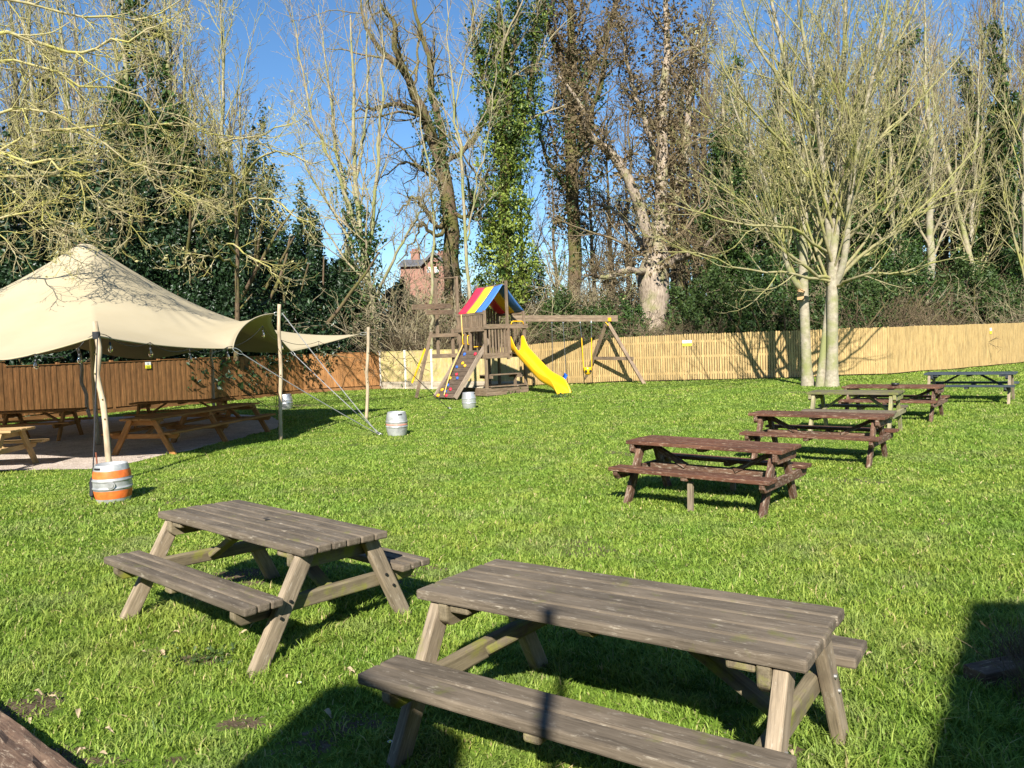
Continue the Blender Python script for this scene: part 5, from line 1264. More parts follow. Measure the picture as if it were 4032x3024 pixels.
for kind, px, dep, sc, lab, lean in [
    ('pale', 3665, 40, 1.05, 'pale straight trunk standing alone above the picket fence, right of the lawn trees', (0, .0)),
    ('ivied', 3420, 44, 1.0, 'ivy clad woodland tree seen through the right half of the big pale crown', (0, .02)),
    ('slim', 3545, 42, .95, 'thin woodland tree left of the straight pale trunk', (0, 0)),
    ('slim', 3500, 47, 1.05, 'thin woodland tree standing deeper, behind the right side of the big pale crown', (0, 0)),
    ('ivied', 3800, 46, 1.05, 'ivy clad tree right of the straight pale trunk', (0, .03)),
    ('up', 3760, 43, 1.0, 'thin upright tree just right of the straight pale trunk', (0, .12)),
    ('slim', 3900, 42, 1.0, 'leaning slim tree above the upright fence sign', (0, .16)),
    ('pale', 3985, 48, 1.0, 'pale woodland tree near the right edge, set deep', (0, 0)),
    ('up', 4060, 41, 1.05, 'upright pale tree at the far right edge of the wood', (0, -.05)),
    ('slim', 3720, 52, 1.1, 'far slim tree between the straight pale trunk and the ivy clad one', (0, 0)),
    ('brown', 3060, 48, 1.0, 'brown twiggy tree behind the left trunk on the lawn', (0, 0)),
    ('ivied', 2950, 45, .95, 'ivy clad tree between the fat oak and the bird box tree', (0, 0)),
    ('brown', 2800, 50, 1.1, 'brown twiggy tree right behind the fat oak', (0, -.02)),
    ('ivied', 3230, 50, 1.05, 'ivy clad tree directly behind the two lawn trees', (0, 0)),
    ('brown', 2420, 56, 1.0, 'hazy brown tree deep between the dead ivy tree and the fat oak', (0, 0)),
    ('slim', 2690, 54, 1.15, 'slim far tree right of the fat oak trunk', (0, 0)),
    ('brown', 3350, 56, 1.15, 'brown far tree deep behind the big pale crown', (0, 0)),
    ('slim', 4200, 46, 1.05, 'slim tree just past the right edge of the wood', (0, 0)),
    ('pale', 3600, 58, 1.15, 'far pale tree deep in the right wood', (0, 0)),
    ('slim', 3870, 57, 1.1, 'far slim tree deep in the right wood, above the fence sign', (0, 0)),
    ('up', 60, 33, 1.0, 'upright pale tree at the left edge behind the evergreens', (0, .06)),
    ('up', 240, 35, 1.05, 'upright pale tree above the tent, left of its peak', (0, .04)),
    ('pale', 400, 36, 1.0, 'pale tall tree rising straight behind the tent peak', (0, 0)),
    ('ivied', 560, 34, 1.05, 'ivy clad dark tree rising right of the tent peak', (0, 0)),
    ('up', 760, 36, 1.0, 'upright pale tree over the right slope of the tent', (0, 0)),
    ('ivied', 715, 35, 1.1, 'dark ivy column tree over the right slope of the tent', (0, .01)),
    ('up', 330, 32, 1.0, 'thin upright tree just right of the tent peak, in front of the evergreens', (0, .02)),
    ('up', 500, 37, 1.1, 'fanned upright tree deep between the tent peak and the ivy column', (0, 0)),
    ('pale', 130, 36, 1.05, 'pale tall tree above the left slope of the tent', (0, 0)),
    ('slim', 820, 40, 1.05, 'slim tall tree right of the dark ivy column tree', (0, 0)),
    ('ivied', 280, 38, 1.1, 'ivy clad tall tree deep behind the left tent slope', (0, 0)),
    ('ivied', 3100, 43, 1.0, 'ivy clad tree just left of the bird box tree', (0, 0)),
    ('ivied', 3560, 43, 1.1, 'ivy clad tree between the big pale crown and the straight pale trunk', (0, 0)),
    ('ivied', 3960, 45, 1.1, 'ivy clad tree near the right edge, above the fence sign', (0, 0)),
    ('ivied', 2870, 48, 1.1, 'ivy clad tree deep right of the fat oak', (0, 0)),
    ('up', 880, 38, 1.08, 'upright fanned tree between the ivy column and the open sky', (0, .03)),
    ('brown', 640, 42, 1.1, 'purplish brown twiggy tree behind the ivy columns on the left', (0, 0)),
    ('slim', 1010, 40, .92, 'slim tree at the left rim of the open sky', (0, .04)),
    ('ivied', 1380, 42, .55, 'short ivy clad tree at the foot of the many stemmed tree', (0, 0)),
    ('slim', 150, 38, 1.1, 'slim tree deep behind the evergreens at the left', (0, 0)),
    ('brown', 930, 46, 1.0, 'brown twiggy tree deep behind the evergreens', (0, 0)),
    ('slim', -150, 33, 1.1, 'slim tree just past the left edge of the view', (0, 0))]:
    place_tree(kind, lab, px, dep, sc, lean)

# ------------------------------------------------------------------ lichen covered tree at the left, reaching over the tent
rg = np.random.default_rng(41); tr = Tubes(); tw = Tubes()
tl = [[(-950, 1800, 15.5, .24), (-900, 1000, 15.8, .21), (-820, 300, 16, .18), (-760, -300, 16.2, .12), (-700, -900, 16.4, .06)]]
A = [limb(s, 20) for s in tl]; tr.add(A[0][0][None], A[0][1][None], 12)
lim = [[(-890, 900, 15.8, 0.052), (-500, 560, 16.2, 0.041), (-100, 430, 16.6, 0.032), (250, 470, 17, 0.024), (520, 640, 17.4, 0.017), (700, 760, 17.8, 0.010), (830, 800, 18, 0.005)],
       [(-860, 700, 15.8, 0.052), (-450, 330, 16.6, 0.041), (0, 240, 17.4, 0.032), (380, 350, 18.2, 0.024), (640, 420, 19, 0.017), (820, 500, 19.4, 0.010), (1000, 520, 20, 0.005)],
       [(-830, 400, 16, 0.052), (-300, 150, 16.2, 0.043), (100, 160, 16.4, 0.035), (420, 190, 16.8, 0.026), (600, 120, 17, 0.017), (760, 30, 17.2, 0.007)],
       [(-890, 950, 15.8, 0.046), (-500, 800, 15.4, 0.035), (-150, 640, 15, 0.029), (150, 590, 14.8, 0.023), (330, 720, 14.8, 0.017), (420, 840, 15, 0.010), (520, 930, 15.2, 0.005)],
       [(-880, 850, 15.8, 0.046), (-400, 640, 17.2, 0.038), (100, 560, 18.4, 0.029), (500, 480, 19.2, 0.023), (860, 520, 20, 0.017), (1080, 600, 20.6, 0.012), (1260, 560, 21, 0.005)],
       [(-880, 1000, 15.8, 0.041), (-500, 980, 15.2, 0.032), (-150, 880, 14.8, 0.024), (100, 800, 14.6, 0.017), (250, 860, 14.6, 0.012), (280, 960, 14.7, 0.005)],
       [(-800, 200, 16, 0.046), (-300, -60, 17, 0.038), (200, 40, 18, 0.029), (560, 60, 18.6, 0.020), (900, -60, 19, 0.009)],
       [(-880, 900, 15.8, 0.041), (-300, 760, 17.8, 0.032), (250, 690, 19.4, 0.024), (650, 640, 20.4, 0.019), (950, 700, 21, 0.013), (1150, 760, 21.4, 0.007), (1330, 720, 21.8, 0.003)]]
A = [limb(s, 18, .11, rg) for s in lim]; lp = np.stack([a[0] for a in A]); lr2 = np.stack([a[1] for a in A]); tw.add(lp, lr2, 7); Lc = np.linalg.norm(np.diff(lp, axis=1), axis=2).sum(1)
P, D, L2, R2 = spawn(rg, lp, lr2, 22, .22, 1, .75, .2, .17, .55, Lc, .5, -.12); p2, q2 = grow(rg, P, D, L2, np.clip(R2, .008, .022), 9, .13, -.04, .35, .34); tw.add(p2, q2, 5)
P, D, L3, R3 = spawn(rg, p2, q2, 7, .15, 1, .75, .25, .5, .65, L2, .3, -.1); p3, q3 = grow(rg, P, D, L3, np.maximum(R3, .006), 6, .16, -.03, .5, .38); tw.add(p3, q3, 4)
P, D, L4, R4 = spawn(rg, p3, q3, 3, .2, 1, .75, .25, .5, .75, L3, .15, 0); p4, q4 = grow(rg, P, D, L4, np.maximum(R4, .005), 3, .16, .02, .6, .2); tw.add(p4, q4, 3)
ex = [('buds', leaves('buds', M['bud'], p4[:, -1][rg.random(len(p4)) < .5], .045, rg))]
tree_obj('bare_tree', 'yellow lichen covered bare branches arching in over the tent from the left', 'tree', tuple(U(-950, 1900, 15.5)), None, tr, 'bark_wood', tw, 'twig_lichen', ex)
# second set of low branches hanging before the evergreens right of the tent
rg = np.random.default_rng(42); tr = Tubes(); tw = Tubes()
A = [limb(s, 16, .04, rg) for s in [[(930, 1420, 33, .11), (935, 1100, 32.6, .09), (930, 850, 32.4, .07), (915, 700, 32.2, .04), (890, 560, 32, .012)]]]
tr.add(A[0][0][None], A[0][1][None], 10)
lim = [[(930, 760, 32.3, .05), (1000, 640, 30, .045), (1100, 600, 28, .035), (1220, 640, 26.5, .02), (1330, 620, 25.5, .008)], [(932, 900, 32.4, .05), (960, 800, 30, .045), (1060, 780, 28, .035), (1180, 860, 26.6, .02), (1270, 900, 26, .008)],
       [(930, 1000, 32.4, .05), (900, 960, 30, .04), (980, 1000, 28, .03), (1070, 1070, 26.8, .018), (1150, 1100, 26, .008)], [(930, 700, 32.3, .05), (860, 580, 29, .04), (980, 540, 27, .03), (1120, 500, 25, .018), (1250, 420, 24, .008)],
       [(930, 850, 32.3, .05), (800, 760, 30, .04), (700, 740, 28, .03), (800, 800, 26.6, .018), (900, 830, 26, .008)], [(930, 1050, 32.4, .05), (860, 1010, 30, .04), (760, 1010, 28, .03), (700, 1060, 27, .012)]]
A = [limb(s, 14, .05, rg) for s in lim]; lp = np.stack([a[0] for a in A]); lr2 = np.stack([a[1] for a in A]); tw.add(lp, lr2, 6); Lc = np.linalg.norm(np.diff(lp, axis=1), axis=2).sum(1)
P, D, L2, R2 = spawn(rg, lp, lr2, 12, .25, 1, .6, .2, .22, .55, Lc, .5, 0); p2, q2 = grow(rg, P, D, L2, np.clip(R2, .010, .02), 7, .12, .0, .4, .2); tw.add(p2, q2, 4)
P, D, L3, R3 = spawn(rg, p2, q2, 6, .15, 1, .65, .25, .5, .65, L2, .3, 0); p3, q3 = grow(rg, P, D, L3, np.maximum(R3, .009), 5, .15, .0, .5, .3); tw.add(p3, q3, 3)
ex = [('buds', leaves('buds', M['bud'], p3[:, -1], .07, rg))]
tree_obj('bare_tree', 'bare tree behind the brown fence, its pale twigs hanging before the evergreens', 'tree', tuple(U(930, 1420, 33)), None, tr, 'bark_dark', tw, 'twig_lichen', ex)

# ------------------------------------------------------------------ evergreens, shrubs and brush beyond the fences
def stems_mesh(rg, h, w, mat):
    P = np.zeros((7, 3)); P[:, :2] = rg.normal(0, .05 * w, (7, 2)); D = rg.normal(0, .33, (7, 3)); D[:, 2] = 1
    p, q = grow(rg, P, D, np.full(7, .75 * h), np.full(7, .012 * h + .01), 8, .12, .02, .3); return Tubes().add(p, q, 6).mesh('stems', M[mat])
def fence_depth(px):
    d = U(px, 1400, 1.0) - CO; best = 0
    P_L = [(-22.5, 12.0), (-15.4, 26.2), (-10.0, 36.9), (-6.55, 38.5), (.4, 33.7), (3.4, 31.6), (6.7, 29.8), (10.4, 29.15), (14.3, 29.3), (18.6, 31.6), (22.9, 34.5), (30, 40.2)]
    for a, b in zip(P_L[:-1], P_L[1:]):
        a = np.array(a); e = np.array(b) - a; s, t = np.linalg.solve(np.array([[d[0], -e[0]], [d[1], -e[1]]]), a)
        if -.02 <= t <= 1.02: best = max(best, s)
    return best
def place_bush(mat, name, label, cat, px, py_top, depth, width, group, n, size, seed, z_dn=.3, flat=.0):
    rg = np.random.default_rng(seed); depth = max(depth, fence_depth(px) + .56 * width * depth / F)
    p = U(px, 1400, depth); z = float(gz(p[0], p[1])); h = U(px, py_top, depth)[2] - z + z_dn; w = width * depth / F
    cl = int(26 + 5.5 * w * h / 2); C = cloud(rg, n, (0, 0, .5 * h), (.5 * w, .45 * w, .52 * h), cl, .30 if h < 5 else .22, .35)
    # shoulders: pull the top in, so the outline is a leaning, uneven cone rather than an egg
    t = np.clip(C[:, 2] / h, 0, 1.1); C[:, :2] *= (1.08 - .5 * t ** 2)[:, None]; C[:, 0] += .12 * w * np.sin(t * 3 + seed)
    C = C[C[:, 2] > .05]; C += rg.normal(0, .06, C.shape)
    root = thing(name, label, cat, (p[0], p[1], z - z_dn), group)
    link('crown', leaves('crown', M[mat], C, size, rg, flat, .4), root); link('trunk' if cat == 'tree' else 'stems', stems_mesh(rg, h, w, 'bark_dark'), root)
    return root
EG = 'dark evergreens beyond the brown fence'
for i, (px, py, dep, w_, lab) in enumerate([
    (-60, 430, 28.5, 520, 'dark glossy evergreen filling the left edge above the tent'), (230, 600, 31, 560, 'dark evergreen left of the tent peak'), (420, 560, 33, 480, 'dark evergreen directly behind the tent peak'),
    (570, 470, 34, 420, 'dark evergreen right of the tent peak, under the ivy clad tree'), (760, 440, 36, 440, 'tall dark evergreen over the middle of the tent slope'), (930, 640, 35.5, 420, 'dark evergreen over the lower tent slope'),
    (1060, 590, 39, 340, 'tall dark evergreen behind the tall tent pole'), (1190, 820, 40, 320, 'lower dark evergreen right of the tall tent pole'), (1290, 1040, 41, 300, 'small dark evergreen left of the many stemmed tree'),
    (1090, 1000, 37, 460, 'dark evergreen low behind the tall tent pole'), (650, 860, 33, 560, 'broad dark evergreen low behind the tent slope'), (100, 900, 28, 520, 'low dark evergreen behind the left tent slope'), (1400, 980, 44, 280, 'dark evergreen behind the many stemmed tree'),
    (1575, 1120, 45, 230, 'dark evergreen below the brick house'), (330, 950, 30, 580, 'broad low evergreen behind the tent peak'), (880, 980, 34.5, 460, 'low evergreen behind the right tent slope')]):
    place_bush('evergreen', 'evergreen_tree', lab, 'tree', px, py, dep, w_, EG, 24000, .13, 500 + i)
UG = 'green shrubs beyond the pale fence'
for i, (px, py, dep, w_, lab) in enumerate([
    (2110, 960, 45, 260, 'leafy shrub mass behind the tower roof, right of the sunlit ivy'), (2210, 1150, 41, 280, 'leafy shrub above the swing beam'), (2330, 1180, 40, 260, 'leafy shrub behind the right end of the swing beam'),
    (2450, 1200, 39.5, 240, 'dark leafy shrub left of the fat oak trunk'), (2720, 1090, 39, 300, 'leafy shrub right of the fat oak trunk'), (2870, 1040, 38, 320, 'leafy shrub above the wide fence sign'),
    (3030, 1010, 37.5, 300, 'leafy shrub left of the bird box tree'), (3180, 1060, 37, 280, 'leafy shrub behind the two lawn trunks'), (3370, 1020, 37.5, 320, 'leafy shrub right of the lawn trunks'),
    (3520, 930, 40, 340, 'leafy shrub left of the straight pale trunk'), (3770, 1000, 40.5, 320, 'leafy shrub right of the straight pale trunk'), (3910, 1060, 40.5, 280, 'leafy shrub above the upright fence sign'), (4060, 960, 43, 360, 'leafy shrub at the right edge'),
    (1890, 1170, 43, 200, 'leafy shrub left of the tower roof'), (3130, 640, 46, 340, 'tall leafy holly deep behind the bird box tree'), (3500, 560, 48, 400, 'tall leafy holly deep behind the big pale crown'), (3900, 640, 49, 400, 'tall leafy holly deep in the right wood'), (2830, 760, 47, 300, 'tall leafy holly deep right of the fat oak')]):
    tall = 'holly' in lab
    place_bush('ivy' if i % 3 == 0 else 'shrub', 'holly_tree' if tall else 'shrub', lab, 'tree' if tall else 'shrub', px, py, dep, w_, 'tall hollies in the wood' if tall else UG, 11000 if tall else 8500, .14 if tall else .11, 600 + i)
# bare brush: bundles of thin stems
def brush_mesh(seed, n=150, mat='twig_brown', lean=.45):
    rg = np.random.default_rng(seed); P = np.zeros((n, 3)); P[:, :2] = rg.normal(0, .9, (n, 2)); D = rg.normal(0, lean, (n, 3)); D[:, 2] = 1
    tw = Tubes(); Lg = rg.uniform(1.2, 3.4, n); p, q = grow(rg, P, D, Lg, rg.uniform(.009, .02, n), 7, .13, -.01, .4); tw.add(p, q, 4)
    P, D, L2, R2 = spawn(rg, p, q, 7, .25, 1, .7, .25, .4, .7, Lg, .3); p2, q2 = grow(rg, P, D, L2, np.maximum(R2, .008), 4, .16, -.01, .5); tw.add(p2, q2, 3)
    P, D, L3, R3 = spawn(rg, p2, q2, 3, .2, 1, .7, .25, .5, .8, L2, .15); p3, q3 = grow(rg, P, D, L3, np.maximum(R3, .007), 3, .16, 0, .6); tw.add(p3, q3, 3)
    return tw.mesh('bare_stems', M[mat])
BR = [brush_mesh(61), brush_mesh(62, mat='twig_wood'), brush_mesh(63, 90, 'twig_brown', .7)]
BG = 'bare brown brush beyond the fences'
for i, (px, dep, sc, lab) in enumerate([(1560, 41, 1.2, 'bare brush below the brick house'), (1660, 43, 2.1, 'bare brush in front of the brick house'), (1800, 41, 1.15, 'bare brush at the foot of the dark oak'), (2060, 40, 1.1, 'bare brush behind the tower'),
    (2330, 44, 1.5, 'bare brush left of the fat oak'), (2440, 38, 1.0, 'bare stems just left of the fat oak trunk'), (2650, 37, .9, 'upright bare stems just right of the fat oak trunk'), (2980, 41, 1.3, 'bare brush left of the bird box tree'),
    (3430, 36.5, 1.2, 'tangled bare brush right of the lawn trees'), (3600, 38.5, 1.1, 'bare brush at the foot of the straight pale trunk'), (3960, 40, 1.2, 'bare brush near the right edge'),
    (1480, 43, 1.3, 'bare brush at the foot of the many stemmed tree'), (1720, 47, 1.8, 'tall bare brush behind the dark oak'), (2250, 48, 2.2, 'tall bare brush at the foot of the dead ivy tree'), (2480, 49, 2.2, 'tall bare brush deep left of the fat oak'), (3700, 46, 1.8, 'tall bare brush deep in the right wood'), (3250, 45, 1.9, 'tall bare brush deep behind the lawn trees')]):
    p = U(px, 1400, dep); o = link('bare_brush', BR[i % 3]); o.location = (p[0], p[1], float(gz(p[0], p[1])) - .1); o.scale = (sc * 1.15, sc * 1.15, sc); o.rotation_euler = (0, 0, random.uniform(0, 6.28)); tag(o, lab, 'brush', BG)
# the wood behind, too deep to tell its trees apart
def deep_wood():
    rg = np.random.default_rng(77); VV = []; QQ = []; n = 0
    spots = [(px, 50 + 22 * ((k * .618) % 1)) for k, px in enumerate(np.concatenate([np.linspace(2600, 4350, 62), np.linspace(-250, 960, 24), np.linspace(2050, 2500, 4)]))]
    for k, (px, dep) in enumerate(spots):
        p = U(px, 1400, dep); z = float(gz(p[0], p[1])); kind = ('brown', 'slim', 'pale', 'brown', 'up')[k % 5]; a = rg.uniform(0, 6.28); sc = rg.uniform(.95, 1.35) * (.8 if 2040 < px < 2510 else 1)
        for nm, me in PT[kind][:2]:
            v = np.empty(len(me.vertices) * 3, np.float32); me.vertices.foreach_get('co', v); v = v.reshape(-1, 3) * sc
            q = np.empty(len(me.loops), np.int32); me.loops.foreach_get('vertex_index', q)
            w = np.stack([v[:, 0] * math.cos(a) - v[:, 1] * math.sin(a) + p[0], v[:, 0] * math.sin(a) + v[:, 1] * math.cos(a) + p[1], v[:, 2] + z], 1)
            VV.append(w); QQ.append(q.reshape(-1, 4) + n); n += len(w)
    me = mk_mesh('deep_woodland', np.vstack(VV), np.vstack(QQ), [], True); me.materials.append(M['twig_brown']); return me
tag(link('deep_woodland', deep_wood()), 'dense bare wood far behind the nearer trees', 'woodland', kind='stuff')
# far wood closing the horizon
def far_wood():
    rg = np.random.default_rng(71); n = 60000; x = rg.uniform(-110, 130, n); y = 78 + rg.normal(0, 4, n) + 10 * vnoise(x * .05, x * 0, 8)
    top = 3.2 + 3.4 * vnoise(x * .16, x * 0 + 7, 3) + 1.5 * vnoise(x * .7, x * 0 + 2, 4) + 1.5 * sm(10, 60, x)
    z = 1.2 + rg.random(n) ** .8 * top
    return leaves('distant_woodland', M['brush'], np.stack([x, y, z], 1), .42, rg)
tag(link('distant_woodland', far_wood()), 'low brown woodland closing the horizon behind the trees', 'woodland', kind='stuff')
# ------------------------------------------------------------------ brick house far behind
dH = 72.0
def hp(px, py): return U(px, py, dH)
x0, x1 = hp(1575, 1100)[0], hp(1752, 1100)[0]; zE = hp(1700, 1043)[2]; zR = hp(1700, 1012)[2]; zA = hp(1725, 1008)[2]; gzh = 1.0
xg0 = hp(1672, 1040)[0]
hs = thing('brick_house', 'red brick house with chimneys seen through the bare trees', 'house', ((x0 + x1) / 2, dH, gzh), world=True)
def hb(c, d, name, m, par=None):
    mb = MB(); mb.box(c, d); mb.g[-1] = (mb.v[-1])[:, [0, 2, 1]]
    o = mb.build(name, M[m], par or hs); 
    if par is not None: o.location = (0, 0, 0)
    return o
hb(((x0 + xg0) / 2, dH + 4, (zE + gzh) / 2), (xg0 - x0, 7, zE - gzh), 'wall', 'redbrick')
mb = MB(); mb.prism([(xg0, gzh), (x1, gzh), (x1, zE), ((xg0 + x1) / 2, zA + .1), (xg0, zE)], dH - .6, dH + 7.4, axis=1); mb.g[-1] = mb.v[-1][:, [0, 2, 1]]; mb.build('gable_wall', M['redbrick'], hs)
mb = MB(); mb.bar((xg0 - .25, dH + 3.3, zE - .1), ((xg0 + x1) / 2 + .03, dH + 3.3, zA + .22), 8.6, .1); mb.bar((x1 + .25, dH + 3.3, zE - .1), ((xg0 + x1) / 2 - .03, dH + 3.3, zA + .22), 8.6, .1)
mb.build('roof', M['slate'], hs)
mb = MB(); ym, yf, yb = dH + 4, dH + .2, dH + 7.8; zr2 = zR + .15
mb.prism([(yf, zE - .05), (ym, zr2), (yb, zE - .05), (yb, zE + .1), (ym, zr2 + .15), (yf, zE + .1)], x0 - .2, xg0 + 1.0, axis=0); mb.build('roof', M['slate'], hs)
mb = MB(); mb.bar((xg0 - .25, dH - .95, zE), (xg0 + (x1 - xg0) / 2, dH - .95, zA + .34), .06, .16); mb.bar((x1 + .25, dH - .95, zE), (xg0 + (x1 - xg0) / 2, dH - .95, zA + .34), .06, .16); mb.build('bargeboard', M['slate'], hs)
for pxc, pt, w_ in ((1614, 985, .85), (1724, 993, .95)):
    c = hp(pxc, pt); ch = hb((c[0], dH + 4.2, (c[2] + zE) / 2), (w_, .8, c[2] - zE + .6), 'chimney', 'redbrick')
    hb((c[0], dH + 4.2, c[2] + .3), (w_ + .15, .95, .16), 'chimney_cap', 'redbrick', ch)
    for e in (-.25, 0, .25):
        mb = MB(); mb.lathe([(.11, 0), (.12, .3), (.09, .32)], 10, (c[0] + e, dH + 4.2, c[2] + .35)); o = mb.build('chimney_pot', M['redbrick'], ch); o.location = (0, 0, 0)
for pxc in (1691, 1722):
    a_, b_ = hp(pxc, 1056), hp(pxc, 1074); cx, cz = a_[0], (a_[2] + b_[2]) / 2; hh = a_[2] - b_[2]
    wn = hb((cx, dH - .62, cz), (.36, .08, hh + .08), 'window', 'white'); hb((cx, dH - .67, cz), (.27, .03, hh), 'pane', 'pane', wn)
    mb = MB(); mb.box((cx, dH - .70, cz), (.04, .03, hh)); mb.box((cx, dH - .70, cz), (.27, .03, .04)); o = mb.build('glazing_bar', M['white'], wn); o.location = (0, 0, 0)

# ------------------------------------------------------------------ unseen building added behind the viewer, its roofline shaped to shade the front lawn
pb = thing('shadow_building', 'unseen brick building added behind the viewer, roofline shaped to shade the front of the lawn', 'building', (0, -3, 0), world=True)
def bxp(c, d, name, m): 
    mb = MB(); mb.box(c, d); mb.g[-1] = mb.v[-1][:, [0, 2, 1]]; return mb.build(name, M[m], pb)
bxp((-1, -6.5, 1.9), (16, 7, 3.8), 'wall', 'redbrick')
mb = MB(); mb.prism([(-3.0, 3.8), (-3.0, 4.1), (-6.5, 5.2), (-10, 4.0), (-10, 3.8)], -9, 7, axis=0); mb.build('roof', M['slate'], pb)
mb = MB(); mb.prism([(.55, 3.8), (2.23, 5.78), (2.75, 5.70), (5.8, 5.6), (7.2, 3.8)], -9.5, -2.98, axis=1); mb.g[-1] = mb.v[-1][:, [0, 2, 1]]; mb.build('gable_wall', M['redbrick'], pb)  # added gable, outline traced back from a shadow edge on the lawn
mb = MB(); mb.prism([(-2.15, 3.85), (-1.99, 4.58), (-1.86, 5.08), (-1.76, 5.13), (-1.62, 5.10), (-1.31, 4.88), (-.98, 4.66), (-1.05, 3.85)], -3.6, -2.99, axis=1); mb.build('shadow_bump', M['slate'], pb)  # added prism, outline projected back from the rounded shadow on the lawn
mb = MB(); mb.tube([(-.54, -3, 3.8), (-.54, -3, 5.17)], .034, 10); mb.build('shadow_pole', M['black'], pb)  # added pole that casts the thin shadow across the nearest bench

# ------------------------------------------------------------------ small things on the ground
a_, b_ = G(-60, 2800), G(300, 3080)
sl = thing('railway_sleeper', 'old brown timber sleeper edging the lawn at the lower left corner', 'sleeper', (a_ + b_) / 2, world=True)
mb = MB(); dv_ = (b_ - a_) / np.linalg.norm(b_ - a_); sdv = np.array([dv_[1], -dv_[0], 0]); n = 26
top = []; a2 = a_ - dv_ * 1.2 - sdv * -.0; 
vv = []; w_s = .26
for k in range(n):
    c = a_ - dv_ * 1.0 + dv_ * (2.6 * k / (n - 1))
    for e, z in ((0, -.06), (.0, .075), (.02, .098), (.06, .10), (.09, .088), (.13, .102), (.19, .095), (.24, .085), (.26, .05), (.26, -.06)):
        vv.append(c + sdv * (e + rng.normal(0, .002)) + uz * (z + rng.normal(0, .004)))
m_ = 10; q = [[i * m_ + j, i * m_ + j + 1, (i + 1) * m_ + j + 1, (i + 1) * m_ + j] for i in range(n - 1) for j in range(m_ - 1)]
gq = np.array([[k * 2.6 / n, e, z] for k in range(n) for e, z in ((0, 0), (.0, .1), (.02, .1), (.06, .1), (.09, .1), (.13, .1), (.19, .1), (.24, .1), (.26, .05), (.26, 0))])
mb.add(vv, q, g=gq); mb.build('timber', M['sleeper'], sl)
c_ = G(3880, 2660); mb = MB(); mb.box(c_ + [.15, .0, .03], (.55, .14, .09), np.array([[.95, -.3, 0], [.3, .95, 0], [0, 0, 1]])); tag(mb.build('timber_board', M['sleeper'], bevel=.006), 'short dark board lying in the shade at the right', 'board')
# dry tufts in the shade at the right edge
rg = np.random.default_rng(81)
for k, (px, py, lab) in enumerate(((4050, 2640, 'dry brown tuft of stems in the shade, nearest the board'), (4120, 2760, 'dry brown tuft of stems at the right edge, in front of the board'))):
    b = G(px, py); n = 240; P = np.tile(b, (n, 1)) + rg.normal(0, .07, (n, 3)) * [1, 1, 0]; D = rg.normal(0, .36, (n, 3)); D[:, 2] = 1
    p, q_ = grow(rg, P, D, rg.uniform(.14, .32, n), np.full(n, .0022), 5, .12, -.04, .5); o = link('dry_shrub', Tubes().add(p, q_, 4).mesh('dry_shrub', M['twig_brown'])); tag(o, lab, 'plant')
# low weeds by the plinth and tower
for px, py, s_, lab in ((2000, 1552, .22, 'small leafy weed at the foot of the tower board'), (1640, 1528, .35, 'leafy weeds along the stone plinth, left of the iron railing'), (1735, 1528, .3, 'leafy weeds at the foot of the iron railing'), (2208, 1565, .2, 'weed at the foot of the yellow slide'), (820, 2605, .12, 'flat clover patch in front of the weathered table')):
    b = G(px, py); n = 130; C = b + rg.normal(0, 1, (n, 3)) * [s_, s_ * .5, s_ * .35]; C[:, 2] = b[2] + np.abs(C[:, 2] - b[2]); o = link('weed', leaves('weed', M['shrub'], C, .07 if s_ > .15 else .03, rg)); tag(o, lab, 'plant')
# iron railing with ornaments, small bare sapling
r0_, r1_ = G(1672, 1526), G(1760, 1520)
ir = thing('iron_railing', 'small black wrought iron railing against the cream fence', 'railing', r0_, world=True)
for zz in (.46, .10): mb = MB(); mb.bar(r0_ + uz * zz, r1_ + uz * zz, .012, .02); mb.build('rail', M['iron'], ir)
mb = MB()
for k in range(13):
    c = r0_ + (r1_ - r0_) * k / 12; mb.tube([c, c + uz * (.54 + .03 * (k % 2))], .008, 5); mb.lathe([(0, .05), (.016, .02), (.008, 0)], 6, c + uz * (.54 + .03 * (k % 2)))
mb.build('spikes', M['iron'], ir); mb = MB(); mb.tube([r0_, r0_ + uz * .56], .03, 8); mb.build('end_post', M['iron'], ir)
c = G(1692, 1520); mb = MB(); mb.lathe([(.0, 0), (.09, 0), (.11, .1), (.08, .2), (.1, .22), (0, .22)], 14, c); tag(mb.build('flower_pot', M['teal'], smooth=True), 'teal pot behind the iron railing', 'pot')
c = G(1724, 1519); mb = MB(); mb.lathe([(.0, 0), (.10, 0), (.12, .08), (.07, .2), (.05, .26), (.07, .32), (.05, .38), (0, .40)], 12, c); tag(mb.build('garden_ornament', M['white'], smooth=True), 'pale garden ornament behind the iron railing', 'ornament')
P = np.array([G(1700, 1518)] * 7); D = rg.normal(0, .3, (7, 3)); D[:, 2] = 1; p, q_ = grow(rg, P, D, rg.uniform(.9, 1.9, 7), np.full(7, .013), 8, .08, .03, .4); o = link('sapling', Tubes().add(p, q_, 5).mesh('sapling', M['twig_dark'])); tag(o, 'thin bare sapling behind the iron railing', 'sapling')
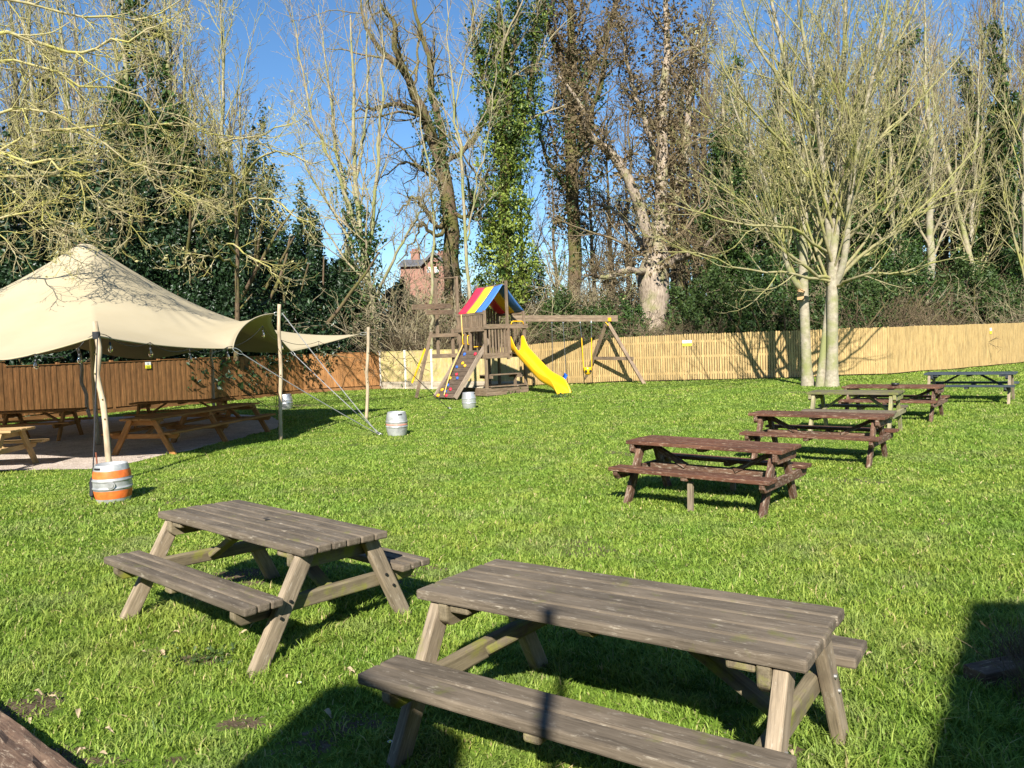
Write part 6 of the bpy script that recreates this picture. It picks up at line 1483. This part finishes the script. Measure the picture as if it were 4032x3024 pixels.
# daisies and fallen leaves
k = 0
for px, py in [(1537, 2958), (48, 1905), (140, 1940), (1690, 1750), (2240, 1880), (600, 1815), (1240, 1620), (2960, 2075), (3060, 1990), (3990, 2205), (2600, 2010), (2130, 1700), (1440, 2330), (2445, 1590), (1180, 2720)]:
    b = G(px, py); mb = MB(); hgt = .045; n = 11; r_ = .013
    v = []; t = []
    for i in range(n):
        a0, a1 = i * 6.283 / n, (i + .72) * 6.283 / n; am = (a0 + a1) / 2
        i0 = len(v); v += [b + uz * hgt + np.array([math.cos(am) * r_ * .3, math.sin(am) * r_ * .3, 0]), b + uz * (hgt + .003) + np.array([math.cos(a0) * r_, math.sin(a0) * r_, 0]), b + uz * (hgt + .003) + np.array([math.cos(a1) * r_, math.sin(a1) * r_, 0])]; t.append([i0, i0 + 1, i0 + 2])
    mb.add(v, t=t); mb.lathe([(0, .006), (.004, .004), (.006, 0)], 8, b + uz * hgt, m=1); mb.tube([b, b + uz * hgt], .0012, 4, m=2)
    o = mb.build('daisy', [M['daisy'], M['signyel'], M['shrub']]); tag(o, 'small white daisy in the lawn', 'daisy', 'daisies scattered in the lawn')
for px, py in [(1130, 2685), (690, 2510), (960, 2510), (1200, 2300), (250, 2690), (310, 2830), (430, 2900), (560, 2590), (3430, 2600), (3070, 2930), (3110, 2990), (2740, 2560), (1890, 2590), (120, 2860), (60, 2910), (640, 2590), (1290, 2830), (3700, 2060), (3560, 2330), (1380, 2660), (150, 2750), (210, 2770), (330, 2980), (400, 3000), (860, 2610), (900, 2600), (1690, 2555)]:
    b = G(px, py); n = 7; ax = rg.uniform(0, 6.283); Lf = rg.uniform(.016, .036); v = []
    for i in range(n):
        u = i / (n - 1); wv = Lf * .42 * math.sin(math.pi * min(1, u * .95 + .03)) ** .8; cz = .024 + .02 * math.sin(u * 3.1 + rg.random()) 
        for e in (-1, 0, 1): v.append(b + np.array([math.cos(ax) * (u - .5) * 2 * Lf - math.sin(ax) * e * wv, math.sin(ax) * (u - .5) * 2 * Lf + math.cos(ax) * e * wv, cz + abs(e) * wv * .5]))
    q = [[i * 3 + j, i * 3 + j + 1, i * 3 + 3 + j + 1, i * 3 + 3 + j] for i in range(n - 1) for j in range(2)]
    mb = MB(); mb.add(v, q); o = mb.build('fallen_leaf', M['deadleaf']); tag(o, 'dry pale leaf fallen on the lawn', 'leaf', 'dry leaves fallen on the lawn')

for o in WORLD_BUILT:
    if '_w' in o: del o['_w']
